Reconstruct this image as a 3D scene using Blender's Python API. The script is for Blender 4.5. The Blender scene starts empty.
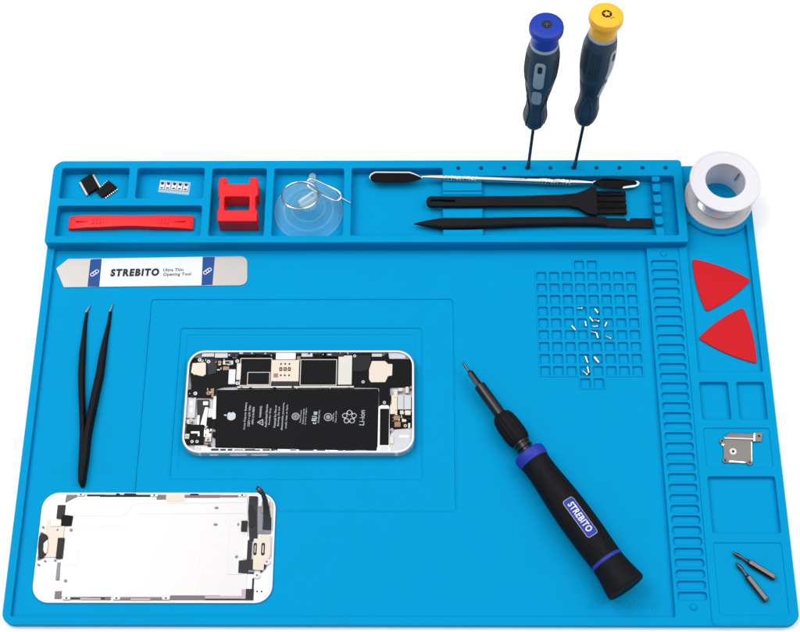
import bpy, bmesh, math, random
from mathutils import Matrix, Vector
random.seed(7)
C = bpy.context.scene.collection
MM = 0.001
PI = math.pi
def lin(c):
    c /= 255.0
    return c/12.92 if c <= 0.04045 else ((c+0.055)/1.055)**2.4
def rgb(r, g, b): return (lin(r), lin(g), lin(b), 1)
# ------------------------------------------------------------------ materials
def mat(name, col, rough=0.5, metal=0.0, spec=0.5, var=0.04, bump=0.0, bscale=900.0, coat=0.0, aniso=None):
    m = bpy.data.materials.new(name); m.use_nodes = True
    nt = m.node_tree; b = nt.nodes['Principled BSDF']
    b.inputs['Metallic'].default_value = metal
    b.inputs['Specular IOR Level'].default_value = spec
    b.inputs['Coat Weight'].default_value = coat
    b.inputs['Coat Roughness'].default_value = 0.15
    tc = nt.nodes.new('ShaderNodeTexCoord')
    n = nt.nodes.new('ShaderNodeTexNoise'); n.inputs['Scale'].default_value = 60; n.inputs['Detail'].default_value = 5
    if aniso:
        mp = nt.nodes.new('ShaderNodeMapping'); mp.inputs['Scale'].default_value = aniso
        nt.links.new(tc.outputs['Object'], mp.inputs['Vector']); nt.links.new(mp.outputs['Vector'], n.inputs['Vector'])
    else:
        nt.links.new(tc.outputs['Object'], n.inputs['Vector'])
    mx = nt.nodes.new('ShaderNodeMix'); mx.data_type = 'RGBA'
    mx.inputs['A'].default_value = tuple(max(0, x*(1-var)) for x in col[:3])+(1,)
    mx.inputs['B'].default_value = tuple(min(1, x*(1+var)) for x in col[:3])+(1,)
    nt.links.new(n.outputs['Fac'], mx.inputs['Factor']); nt.links.new(mx.outputs['Result'], b.inputs['Base Color'])
    mr = nt.nodes.new('ShaderNodeMapRange')
    mr.inputs['To Min'].default_value = max(0.02, rough-0.06); mr.inputs['To Max'].default_value = min(1, rough+0.06)
    nt.links.new(n.outputs['Fac'], mr.inputs['Value']); nt.links.new(mr.outputs['Result'], b.inputs['Roughness'])
    if bump:
        n2 = nt.nodes.new('ShaderNodeTexNoise'); n2.inputs['Scale'].default_value = bscale; n2.inputs['Detail'].default_value = 3
        nt.links.new(tc.outputs['Object'], n2.inputs['Vector'])
        bp = nt.nodes.new('ShaderNodeBump'); bp.inputs['Strength'].default_value = bump; bp.inputs['Distance'].default_value = 0.0003
        nt.links.new(n2.outputs['Fac'], bp.inputs['Height']); nt.links.new(bp.outputs['Normal'], b.inputs['Normal'])
    return m
def clear_mat(name, tint, haze):
    m = bpy.data.materials.new(name); m.use_nodes = True
    nt = m.node_tree; out = nt.nodes['Material Output']; b = nt.nodes['Principled BSDF']
    b.inputs['Base Color'].default_value = (0.68, 0.88, 0.91, 1); b.inputs['Roughness'].default_value = 0.07
    tr = nt.nodes.new('ShaderNodeBsdfTransparent'); tr.inputs['Color'].default_value = tint
    lw = nt.nodes.new('ShaderNodeLayerWeight'); lw.inputs['Blend'].default_value = 0.25
    mr = nt.nodes.new('ShaderNodeMapRange'); mr.inputs['To Min'].default_value = haze; mr.inputs['To Max'].default_value = min(1, haze+0.42)
    nt.links.new(lw.outputs['Facing'], mr.inputs['Value'])
    ms = nt.nodes.new('ShaderNodeMixShader')
    nt.links.new(mr.outputs['Result'], ms.inputs['Fac']); nt.links.new(tr.outputs['BSDF'], ms.inputs[1]); nt.links.new(b.outputs['BSDF'], ms.inputs[2])
    nt.links.new(ms.outputs['Shader'], out.inputs['Surface'])
    return m
BLUE = mat('blue_silicone', (0.0, 0.274, 0.55, 1), 0.58, spec=0.03, var=0.04, bump=0.04, bscale=1500)
TABLE = mat('white_table', (0.97, 0.97, 0.97, 1), 0.6, spec=0.2, var=0.004)
RED = mat('red_plastic', (0.72, 0.008, 0.012, 1), 0.38, spec=0.25, var=0.04, bump=0.03)
REDM = mat('red_matte_plastic', (0.53, 0.006, 0.012, 1), 0.5, spec=0.12, var=0.05, bump=0.05, bscale=2500)
REDS = mat('red_satin_plastic', (0.78, 0.012, 0.03, 1), 0.4, spec=0.35, var=0.04, bump=0.03)
BLACK = mat('black_plastic', (0.007, 0.00721, 0.0091, 1), 0.42, spec=0.2, var=0.15, bump=0.06)
NYLON = mat('black_nylon', (0.008, 0.00824, 0.0104, 1), 0.55, spec=0.1, var=0.15, bump=0.1)
BRIST = mat('black_bristles', (0.006, 0.00618, 0.0078, 1), 0.6, spec=0.2, var=0.5, bump=0.5, bscale=400, aniso=(3, 60, 60))
RUBBER = mat('black_rubber', (0.0065, 0.006695, 0.00845, 1), 0.6, spec=0.1, var=0.1, bump=0.08, bscale=2500)
SHINYB = mat('black_gloss_metal', (0.02, 0.02, 0.024, 1), 0.25, metal=0.4, spec=0.5, var=0.1)
NAVY = mat('navy_rubber', (0.011, 0.036, 0.068, 1), 0.5, spec=0.4, var=0.1, bump=0.06, bscale=2000)
NAVYD = mat('dark_navy_ridges', (0.006, 0.014, 0.026, 1), 0.55, spec=0.35)
PALEB = mat('pale_blue_plastic', (0.27, 0.35, 0.40, 1), 0.4, spec=0.4)
CAPB = mat('royal_blue_plastic', (0.012, 0.042, 0.36, 1), 0.42, spec=0.22)
CAPY = mat('yellow_plastic', (0.93, 0.47, 0.028, 1), 0.42, spec=0.3)
RINGB = mat('violet_blue_plastic', (0.022, 0.038, 0.34, 1), 0.45, spec=0.18)
STEEL = mat('steel', (0.62, 0.61, 0.60, 1), 0.22, metal=1.0, var=0.06)
CHROME = mat('polished_chrome', (0.85, 0.85, 0.86, 1), 0.08, metal=1.0, var=0.02)
DARKREFL = mat('painted_dark_reflection', (0.014, 0.012, 0.013, 1), 0.14, metal=1.0, var=0.25)  # dark reflection in the mirror finish blades, painted as base colour
BRUSHED = mat('brushed_steel', (0.42, 0.395, 0.377, 1), 0.38, metal=0.3, spec=0.4, var=0.05, aniso=(4, 90, 1))
GUN = mat('gunmetal_steel', (0.11, 0.10, 0.097, 1), 0.3, metal=1.0, var=0.12)
BITM = mat('bronze_grey_steel', (0.105, 0.088, 0.08, 1), 0.3, metal=1.0, var=0.15)
SHAFT = mat('dark_blued_shaft', (0.016, 0.04, 0.06, 1), 0.3, metal=0.3, var=0.1)
PLATEM = mat('grey_nickel', (0.15, 0.14, 0.135, 1), 0.4, metal=0.5, var=0.12, aniso=(15, 60, 15))
WHITE = mat('white_plastic', (0.68, 0.665, 0.705, 1), 0.35, spec=0.4, var=0.01)
PAPER = mat('white_sticker', (0.69, 0.695, 0.73, 1), 0.4, spec=0.35, var=0.01)
NAVYP = mat('printed_blue', (0.011, 0.065, 0.26, 1), 0.45, spec=0.15, var=0.06)
INK = mat('black_ink', (0.012, 0.012, 0.014, 1), 0.6, spec=0.3)
GINK = mat('grey_ink', (0.045, 0.05, 0.065, 1), 0.6, spec=0.3)
SOLDER = mat('solder_wire', (0.55, 0.55, 0.57, 1), 0.22, metal=1.0, var=0.05)
ALU = mat('silver_aluminium', (0.60, 0.60, 0.625, 1), 0.4, metal=0.3, spec=0.5, var=0.03)
TRAYW = mat('light_housing', (0.50, 0.50, 0.53, 1), 0.42, metal=0.1, var=0.12)
BATT = mat('battery_black', (0.0055, 0.005665, 0.00715, 1), 0.5, spec=0.07, var=0.1)
PCB = mat('black_shield', (0.0045, 0.004635, 0.00585, 1), 0.45, spec=0.08, var=0.15)
DARKM = mat('dark_grey_module', (0.022, 0.022, 0.027, 1), 0.5, spec=0.2, var=0.3)
CREAM = mat('cream_metal', (0.68, 0.59, 0.50, 1), 0.4, spec=0.4, var=0.05)
PALEM = mat('pale_nickel', (0.56, 0.53, 0.50, 1), 0.4, metal=0.2, var=0.1)
BRASS = mat('brass_contact', (0.25, 0.15, 0.085, 1), 0.4, metal=0.5, var=0.2)
GLYPH = mat('light_grey_print', (0.44, 0.46, 0.48, 1), 0.5, spec=0.3)
GLYPHB = mat('silver_print', (0.50, 0.56, 0.60, 1), 0.45, spec=0.3)
PANELW = mat('white_panel_plastic', (0.90, 0.90, 0.91, 1), 0.35, spec=0.4, var=0.01)
LCDW = mat('pale_shield_metal', (0.575, 0.557, 0.563, 1), 0.36, metal=0.15, spec=0.5, var=0.09, aniso=(12, 5, 1))
MAUVE = mat('mauve_film', (0.12, 0.075, 0.11, 1), 0.35, var=0.3)
PALEMAUVE = mat('pale_mauve_film', (0.42, 0.33, 0.38, 1), 0.35, var=0.1)
FLEX = mat('dark_flex_film', (0.004, 0.010, 0.022, 1), 0.35, spec=0.25, var=0.2)
GREYF = mat('grey_flex_plate', (0.17, 0.175, 0.20, 1), 0.45, metal=0.2, var=0.15)
STAMP = mat('pale_cyan_print', (0.62, 0.78, 0.82, 1), 0.5)
CLEAR = clear_mat('clear_vinyl', (0.955, 0.985, 0.99, 1), 0.02)
CLEARR = clear_mat('clear_ridge', (0.92, 0.97, 0.98, 1), 0.08)
CLEARH = clear_mat('clear_handle', (0.88, 0.93, 0.95, 1), 0.34)
CLEARK = clear_mat('clear_hard_plastic', (0.9, 0.95, 0.97, 1), 0.2)
CTAPE = clear_mat('clear_tape', (0.92, 0.96, 0.98, 1), 0.32)
# ------------------------------------------------------------------ mesh building (millimetres)
def area(p): return 0.5*sum(p[i][0]*p[(i+1) % len(p)][1]-p[(i+1) % len(p)][0]*p[i][1] for i in range(len(p)))
def rr(x0, y0, x1, y1, r, n=5):
    rs = r if isinstance(r, (tuple, list)) else (r,)*4          # BL, BR, TR, TL
    out = []
    for (cx, cy, a0, q) in ((x0, y0, PI, rs[0]), (x1, y0, 1.5*PI, rs[1]), (x1, y1, 0, rs[2]), (x0, y1, .5*PI, rs[3])):
        sx = 1 if cx == x0 else -1; sy = 1 if cy == y0 else -1
        if q < 0.02: out.append((cx, cy)); continue
        for k in range(n+1):
            a = a0+.5*PI*k/n
            out.append((cx+sx*q+q*math.cos(a), cy+sy*q+q*math.sin(a)))
    return out
def circ(cx, cy, r, n=24, ry=None): return [(cx+r*math.cos(2*PI*k/n), cy+(ry or r)*math.sin(2*PI*k/n)) for k in range(n)]
def rot2(pts, a, cx=0, cy=0):
    c, s = math.cos(a), math.sin(a)
    return [(cx+(x-cx)*c-(y-cy)*s, cy+(x-cx)*s+(y-cy)*c) for x, y in pts]
def rounded(poly, r, n=4):
    if area(poly) < 0:
        poly = poly[::-1]
        if isinstance(r, (list, tuple)): r = r[::-1]
    out = []; N = len(poly)
    for i in range(N):
        p = Vector(poly[i]); a = Vector(poly[i-1])-p; b = Vector(poly[(i+1) % N])-p
        la, lb = a.length, b.length; a.normalize(); b.normalize()
        rad = r[i] if isinstance(r, (list, tuple)) else r
        ang = a.angle(b, PI)
        t = min(rad/max(math.tan(ang/2), .05), la*.48, lb*.48)
        for k in range(n+1):
            u = k/n
            q = (p+a*t)*(1-u)**2 + p*2*u*(1-u) + (p+b*t)*u*u
            out.append((q.x, q.y))
    return out
class M:
    def __init__(s): s.v = []; s.f = []
    def add(s, vs, fs, mx=None):
        o = len(s.v)
        for v in vs:
            v = Vector(v)
            if mx is not None: v = mx @ v
            s.v.append(v)
        s.f += [tuple(i+o for i in f) for f in fs]
        return s
    def addmesh(s, me, mx=None):
        return s.add([v.co.copy() for v in me.vertices], [tuple(p.vertices) for p in me.polygons], mx)
    def plate(s, polys, z0, z1, b=0.0, res=2, mx=None):
        if not isinstance(polys[0][0], (tuple, list)): polys = [polys]
        cu = bpy.data.curves.new('plate', 'CURVE'); cu.dimensions = '2D'; cu.fill_mode = 'BOTH'
        b = min(b, (z1-z0)*.49)
        cu.extrude = (z1-z0)/2-b; cu.bevel_depth = b; cu.bevel_resolution = res; cu.offset = -b
        for i, pl in enumerate(polys):
            if (area(pl) > 0) == (i > 0): pl = pl[::-1]
            sp = cu.splines.new('POLY'); sp.points.add(len(pl)-1)
            for q, (x, y) in zip(sp.points, pl): q.co = (x, y, 0, 1)
            sp.use_cyclic_u = True
        o = bpy.data.objects.new('tmp', cu); me = bpy.data.meshes.new_from_object(o)
        T = Matrix.Translation((0, 0, (z0+z1)/2))
        s.addmesh(me, (mx @ T) if mx is not None else T)
        bpy.data.objects.remove(o); bpy.data.curves.remove(cu); bpy.data.meshes.remove(me)
        return s
    def box(s, x0, y0, x1, y1, z0, z1, b=0.0, r=0.0, mx=None): return s.plate(rr(x0, y0, x1, y1, r, 4), z0, z1, b, 1, mx)
    def lathe(s, prof, n=40, mx=None, sx=1, sy=1, cap=True):
        vs = []; fs = []
        for r, z in prof:
            for k in range(n):
                a = 2*PI*k/n; vs.append((r*math.cos(a)*sx, r*math.sin(a)*sy, z))
        for i in range(len(prof)-1):
            for k in range(n):
                k2 = (k+1) % n; fs.append((i*n+k, i*n+k2, (i+1)*n+k2, (i+1)*n+k))
        if cap:
            if prof[0][0] > 1e-6: fs.append(tuple(range(n-1, -1, -1)))
            if prof[-1][0] > 1e-6: fs.append(tuple((len(prof)-1)*n+k for k in range(n)))
        return s.add(vs, fs, mx)
    def loft(s, rings, closed=True, mx=None):
        n = len(rings[0]); vs = [v for r in rings for v in r]; fs = []
        for i in range(len(rings)-1):
            for k in range(n):
                k2 = (k+1) % n; fs.append((i*n+k, i*n+k2, (i+1)*n+k2, (i+1)*n+k))
        if closed: fs.append(tuple(range(n-1, -1, -1))); fs.append(tuple((len(rings)-1)*n+k for k in range(n)))
        return s.add(vs, fs, mx)
    def tube(s, path, r, n=10, cyclic=False, mx=None):
        P = [Vector(p) for p in path]; N = len(P); rings = []
        up = Vector((0, 0, 1))
        for i in range(N):
            if cyclic: t = P[(i+1) % N]-P[i-1]
            else: t = P[min(i+1, N-1)]-P[max(i-1, 0)]
            t.normalize(); u = up if abs(t.dot(up)) < .95 else Vector((1, 0, 0))
            a = t.cross(u).normalized(); b = a.cross(t).normalized()
            rad = r[i] if isinstance(r, (list, tuple)) else r
            rings.append([P[i]+a*rad*math.cos(2*PI*k/n)+b*rad*math.sin(2*PI*k/n) for k in range(n)])
        if cyclic: rings.append(rings[0]); return s.loft(rings, False, mx)
        return s.loft(rings, True, mx)
    def text(s, body, cx, cy, z, w, h, ang=0.0, d=0.06, bold=0.0, shear=0.0, mx=None, space=1.0):
        cu = bpy.data.curves.new('text', 'FONT'); cu.body = body; cu.size = 1; cu.extrude = 0.02; cu.offset = bold; cu.shear = shear; cu.space_character = space
        cu.align_x = 'LEFT'; cu.resolution_u = 4
        o = bpy.data.objects.new('tmp', cu); me = bpy.data.meshes.new_from_object(o)
        xs = [v.co.x for v in me.vertices]; ys = [v.co.y for v in me.vertices]
        X0, X1, Y0, Y1 = min(xs), max(xs), min(ys), max(ys)
        T = Matrix.Translation((cx, cy, z)) @ Matrix.Rotation(ang, 4, 'Z') @ Matrix.Diagonal((w/(X1-X0), h/(Y1-Y0), d/0.04, 1)) @ Matrix.Translation((-(X0+X1)/2, -(Y0+Y1)/2, 0.02))
        if mx is not None: T = mx @ T
        s.addmesh(me, T)
        bpy.data.objects.remove(o); bpy.data.curves.remove(cu); bpy.data.meshes.remove(me)
        return s
def world_mm(o):
    v = Vector((0, 0, 0))
    while o: v += o.location; o = o.parent
    return v/MM
def obj(name, m, material, parent=None, label=None, smooth=35, origin=None):
    me = bpy.data.meshes.new(name)
    org = world_mm(parent) if parent else None
    if org is None:
        if origin is None:
            xs = [v.x for v in m.v]; ys = [v.y for v in m.v]; zs = [v.z for v in m.v]
            origin = ((min(xs)+max(xs))/2, (min(ys)+max(ys))/2, min(zs))
        org = Vector(origin)
    me.from_pydata([((v.x-org.x)*MM, (v.y-org.y)*MM, (v.z-org.z)*MM) for v in m.v], [], m.f)
    bm = bmesh.new(); bm.from_mesh(me)
    bmesh.ops.remove_doubles(bm, verts=bm.verts, dist=2e-6)
    bmesh.ops.recalc_face_normals(bm, faces=bm.faces); bm.to_mesh(me); bm.free()
    for p in me.polygons: p.use_smooth = True
    me.set_sharp_from_angle(angle=math.radians(smooth))
    me.materials.append(material)
    o = bpy.data.objects.new(name, me); C.objects.link(o)
    wn = o.modifiers.new('weighted_normals', 'WEIGHTED_NORMAL'); wn.keep_sharp = True; wn.weight = 90
    if parent: o.parent = parent
    else: o.location = org*MM
    if label: o['label'] = label
    return o
def tag(o, label, cat, group=None):
    o['label'] = label; o['category'] = cat
    if group: o['group'] = group
    return o
def thing(name, label, cat, loc, group=None):
    o = bpy.data.objects.new(name, None); C.objects.link(o)
    o.location = Vector(loc)*MM; o.empty_display_size = 0.01
    return tag(o, label, cat, group)
def copy_thing(src, loc, rz=0.0):
    c = src.copy(); C.objects.link(c); c.location = Vector(loc)*MM; c.rotation_euler = (0, 0, rz)
    def rec(a, b):
        for ch in list(a.children):
            d = ch.copy(); C.objects.link(d); d.parent = b; rec(ch, d)
    rec(src, c)
    return c
def frame(o, z, x):
    z = Vector(z).normalized(); x = Vector(x); x = (x-z*x.dot(z)).normalized(); y = z.cross(x)
    m = Matrix((x, y, z)).transposed().to_4x4(); m.translation = Vector(o)
    return m
def bx4(q): return q[0], q[1], q[2], q[3]
# ------------------------------------------------------------------ table
t = obj('table_top', M().box(-2500, -2500, 2950, 3300, -40, -0.06), TABLE); t['kind'] = 'structure'
# ------------------------------------------------------------------ the silicone work mat
RIM, FLOOR, TOP, STRIP, PF_ = 5.0, 2.0, 13.0, 5.8, 5.0
mat_ = thing('silicone_mat', 'bright blue silicone repair mat with raised back tray and parts pockets, on the white table', 'work mat', (225, 150, 0))
OUT = rr(0, 0, 450, 299.2, (7, 7, 3, 5), 8)
base = M().plate(OUT, 0, .5, .2)
obj('base_sheet', base, BLUE, mat_)
cells = []
for i in range(8):
    for j in range(9): cells.append((310.6+8.05*i, 217.5-8.05*j))
for i in (3, 4): cells += [(310.6+8.05*i, 217.5+8.05), (310.6+8.05*i, 217.5-8.05*9)]
outer = rr(68.8, 68.0, 257.8, 204.9, 2, 3); inner = rr(88.6, 87.8, 238.0, 185.3, 1.5, 3); inner2 = rr(92.8, 91.7, 234.0, 181.1, .8, 3)
grid_hole = rr(308.0, 142.0, 376.0, 235.0, 1, 2)
wf = M().plate([rr(3, 3, 383, 260, 1), outer, grid_hole], .4, FLOOR, .2)
wf.plate([rr(68.2, 67.4, 258.4, 205.5, 2, 3), inner], .41, FLOOR-.5, .2)
wf.plate([rr(88.0, 87.2, 238.6, 185.9, 1.5, 3), inner2], .42, FLOOR-.9, .16)
wf.plate(rr(92, 91, 235, 182, .5, 2), .43, FLOOR-1.15, .05)
wf.text('450X300mm', 351.5, 12.2, FLOOR-.01, 39, 4.4, 0, .22, 0)
for ol_, zz_ in (((68.8, 68.0, 257.8, 204.9, 2), FLOOR+.22), ((88.6, 87.8, 238.0, 185.3, 1.5), FLOOR-.28)):  # raised bead added along the step edges to catch a highlight
    a_, b_, c_, d_, e_ = ol_; wf.plate([rr(a_-1.0, b_-1.0, c_+1.0, d_+1.0, e_+1, 4), rr(a_, b_, c_, d_, e_, 4)], .8, zz_, .22)
obj('work_floor', wf, BLUE, mat_)
gm = M().plate([rr(307.6, 141.6, 376.4, 235.4, 1, 2)]+[rr(x-.3, y-.3, x+6.4, y+6.4, .8, 3) for x, y in cells], .4, FLOOR+.004, .1)
gx0, gx1, gy0, gy1 = 309.65, 374.0, 152.15, 224.55; tx0, tx1 = 310.6+24.15-.95, 310.6+32.2+7.05
lat = [(gx0, gy0), (tx0, gy0), (tx0, gy0-8.05), (tx1, gy0-8.05), (tx1, gy0), (gx1, gy0), (gx1, gy1), (tx1, gy1), (tx1, gy1+8.05), (tx0, gy1+8.05), (tx0, gy1), (gx0, gy1)]
gm.plate([rounded(lat, .5, 3)]+[rr(x, y, x+6.1, y+6.1, .7, 3) for x, y in cells], .9, FLOOR+.4, .25)
gm.plate([rr(309.3, 143.4, 374.7, 233.5, .6, 2)], .3, .75, .05)
for x, y in cells: pass
obj('screw_grid', gm, BLUE, mat_)
slots = []
for k in range(34):
    y = 228.2-6.41*k; slots.append(rr(382.8, y-2.4, 399.4, y+2.4, 1.75, 5))
rim = M().plate([rr(0, 0, 403, 243.5, (7, 0, 0, 1), 8), rr(4.9, 4.9, 380.6, 241.5, .8, 3)]+slots, .2, RIM, .45, 3)
obj('border_rim', rim, BLUE, mat_)
ss = M().plate(rr(381.5, 6, 400.8, 240, .5, 2), 1.1, 3.1, .1)
for y in (235.1, 10.4): ss.lathe([(2.3, 4.6), (2.2, 5.08), (1.9, 5.5), (1.3, 5.85), (.7, 6.0), (0, 6.05)], 28, Matrix.Translation((391.2, y, 0)))
obj('slot_strip', ss, BLUE, mat_, label='row of narrow rounded slots for bits along the work floor')
SPX, SPY = 428.9, 273.8
arc = [(SPX+25.0*math.cos(a), SPY+25.0*math.sin(a)) for a in [math.radians(d) for d in range(220, 321, 5)]]
p1 = [(406.3, 154.1), (445.2, 154.1), (445.2, arc[-1][1]-1)]+[q for q in arc[::-1] if 406.8 < q[0] < 444.8]+[(406.3, arc[0][1]-1)]
p1 = rounded(p1, [1, 1]+[.4]*(len(p1)-2), 2)
pk = [rr(406.0, 123.3, 423.2, 147.4, 1, 4), rr(428.4, 123.3, 445.0, 147.4, 1, 4), rr(406, 92.9, 445, 117.7, 1.2, 4), rr(405.8, 53.3, 445.2, 87.5, 1.2, 4), rr(405.6, 6, 444.6, 47.5, 1, 4)]
st = M().plate([rr(400.9, 0.02, 449.98, 299.18, (2.5, 7, 3, 1), 6), p1]+pk+[circ(SPX, SPY, 9.5, 40)], .2, STRIP, .45, 3)
st.plate(rr(404, 152, 447.5, 258, .5), 1.2, 3.0)
for x0, y0, x1, y1, z in ((405, 122, 424, 148.5, 2.6), (427.5, 122, 446, 148.5, 2.6), (405, 92, 446, 119, 5.1), (405, 52, 446, 88.5, 2.6), (404.6, 5, 446, 48.5, 5.1)):
    st.box(x0, y0, x1, y1, 1.2, z)
st.plate(circ(SPX, SPY, 10, 32), 1.2, 5.0)
st.plate([circ(SPX, SPY, 6.3, 32), circ(SPX, SPY, 5.4, 32)], 1.2, 5.5, .15)
obj('parts_tray', st, BLUE, mat_, label='right hand strip of parts pockets')
# tool tray along the back
holes10 = [(262.1+14.84*k, 293.55) for k in range(10)]
bigp = rounded([(193.4, 244.5), (400.4, 244.5), (400.4, 287.5), (252, 287.5), (252, 293.6), (193.4, 293.6)], [1.2, 1.2, 1.2, .5, 1.2, 1.2], 3)
tp = [rr(6, 271.7, 49.5, 294, 1.4, 4), rr(54.9, 271.7, 98.2, 294, 1.4, 4), rr(6, 244.4, 98.2, 266.1, 1.4, 4), rr(103.4, 244.3, 138.4, 293.5, 1.4, 4), rr(143.4, 244.3, 188.4, 293.4, 1.4, 4)]
tt = M().plate([rr(0.01, 239.4, 406, 299.5, (2, 1.5, 2.5, 7), 6)]+tp+[bigp]+[circ(x, y, 1.25, 14) for x, y in holes10], .3, TOP, .55, 3)
tt.box(4, 243, 404.5, 292.3, 2.0, PF_); tt.box(4, 292, 251.5, 295.2, 2.0, PF_-.002)
tt.box(251.6, 243.6, 277.6, 288.5, 4, 7.2, .25, .3)
for y0, y1 in ((276.6, 288.3), (258.5, 266.2), (243.5, 250.9)): tt.box(251.8, y0, 277.4, y1, 5, 8.1, .3, .3)
for y0, y1 in ((278.9, 288.2), (259.1, 264.3), (243.4, 250.5)): tt.box(252.0, y0, 277.2, y1, 5, 9.0, .35, .3)
tt.box(386.6, 243.4, 391.2, 288.4, 4, 8.6, .2, .3)
for y0, y1 in ((283.7, 288.2), (276.1, 282.3), (268.2, 274.3), (260.3, 266.3), (252.4, 258.4), (243.5, 250.4)):
    tt.box(386.2, y0, 391.6, y1, 4.5, 12.2, .7, 1.7)
obj('tool_tray', tt, BLUE, mat_, label='raised back tray with pockets and a row of small holes')
# ------------------------------------------------------------------ integrated circuits and resistor strip
def chip(poly, z0, z1, name, label, lead_edges, pins):
    c = (sum(p[0] for p in poly)/4, sum(p[1] for p in poly)/4)
    r = thing(name, label, 'microchip', (c[0], c[1], z0), 'loose chips in the tray pocket')
    obj('package', M().plate(rounded(poly, .3, 2), z0+.6, z1, .25), PCB, r)
    for e in lead_edges:
        a, b = Vector(poly[e]), Vector(poly[(e+1) % 4]); d = (b-a).normalized(); n = Vector((d.y, -d.x))
        if (a+n-Vector(c)).length < (a-Vector(c)).length: n = -n
        L = (b-a).length
        m = M()
        k = pins if pins else 1
        for i in range(k):
            s0 = L*(i+.22)/k if pins else L*.03; s1 = L*(i+.78)/k if pins else L*.97
            q = [a+d*s0-n*.3, a+d*s1-n*.3, a+d*s1+n*1.3, a+d*s0+n*1.3]
            m.plate([(v.x, v.y) for v in q], z0+.05, z0+(1.5 if pins == 0 else 1.1), .15)
        obj('lead_row', m, STEEL if pins else PALEM, r)
    return r
chip([(x, y-.9) for x, y in [(17.01, 288.76), (23.78, 293.78), (29.69, 283.53), (22.94, 278.55)]], 5.2, 8.2, 'microchip', 'square dark grey chip with a wide silver strip along two sides', (3, 1), 0)
chip([(x+.2, y+.2) for x, y in [(28.01, 279.39), (34.92, 288.06), (40.89, 282.95), (32.01, 275.07)]], 5.1, 7.6, 'microchip', 'black chip with a row of fine silver pins along its front edge', (2, 0), 8)
q = [(68.46, 289.64), (88.38, 287.7), (87.77, 278.26), (67.66, 280.65)]
r = thing('resistor_strip', 'short clear tape strip holding five tiny black and silver resistors', 'resistor strip', (q[0][0]+10, q[0][1]-4, 5))
obj('tape', M().plate(q, 5.03, 5.25, .05), CTAPE, r)
for cx, cy in [(70.09, 285.01), (73.97, 284.81), (77.94, 284.52), (81.67, 284.13), (85.55, 283.84)]:
    a = -0.1
    obj('resistor', M().plate(rot2(rr(cx-1.5, cy-2.7, cx+1.5, cy+2.7, .2, 2), a, cx, cy), 5.2, 6.0, .12), PAPER, r)
    rs = r.children[-1]
    obj('resistor_mark', M().plate(rot2(rr(cx-.9, cy-2.2, cx+.9, cy-1.3, .1, 1), a, cx, cy), 5.9, 6.06).plate(rot2([(cx-1.2, cy+2.5), (cx+1.2, cy+2.5), (cx+.95, cy+1.1), (cx+.2, cy+.3), (cx-.95, cy+1.1)], a, cx, cy), 5.9, 6.06), INK, rs)
# ------------------------------------------------------------------ red pry bar
r = thing('pry_bar', 'glossy red plastic pry bar with a narrowed waist, in the long left tray pocket', 'pry bar', (52.5, 255.6, 5))
xs = [12.6, 13.6, 18, 24, 33, 41, 47, 52.5, 58, 64, 72, 81, 87, 91.4, 92.4]
hw = [4.4, 4.8, 4.8, 4.7, 4.6, 4.3, 4.0, 3.9, 4.0, 4.3, 4.6, 4.8, 4.9, 5.0, 4.6]
zt = [7.2, 7.6, 8.4, 9.2, 9.7, 9.9, 10, 10, 10, 9.9, 9.7, 9.2, 8.4, 7.6, 7.2]
rings = []
for x, h, z in zip(xs, hw, zt):
    y = 256.9; rings.append([(x, a*h+y, b) for a, b in ((-1, 5.1), (1, 5.1), (1, z-.7), (.93, z-.2), (.8, z), (-.8, z), (-.93, z-.2), (-1, z-.7))])
obj('bar', M().loft(rings), RED, r)
for x, s in ((33, 1), (72, -1)):
    g = M()
    for dx in (-4.5, -2.2, 0, 2.2, 4.5): g.box(x+dx-.6, 254.8, x+dx+.6, 259.1, 9, 10.1-.05*abs(dx), .2, .3)
    g.plate([(x-s*8, 256.4), (x-s*8, 257.4), (x-s*13, 257.2), (x-s*15.5, 256.9), (x-s*13, 256.6)], 8, 9.7, .1)
    obj('embossed_mark', g, RED, r)
# ------------------------------------------------------------------ red magnetiser block
out = [(109.35, 251.85), (134.45, 251.81), (134.51, 259.1), (133.23, 260.93), (132.82, 269.67), (134.37, 271.06), (134.25, 278.95), (133.4, 283.34), (132.15, 283.9), (129.31, 283.91), (128.15, 282.88), (128.34, 278.96), (114.73, 278.99), (113.95, 282.91), (113.09, 283.85), (109.84, 283.85), (108.84, 282.92), (108.5, 279.0), (108.98, 270.64), (109.6, 269.72), (109.94, 260.97), (108.83, 259.42)]
win = [(113.07, 269.71), (128.79, 269.68), (128.94, 260.02), (113.45, 260.05)]
m = M().plate([rounded(out, 1.0, 3), rounded(win, .6, 2)], 5.1, 18.2, .8, 3)
tag(obj('magnetizer_block', m, RED), 'red plastic magnetizer block with a square window and two horns, in the tray pocket', 'magnetizer')
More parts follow.
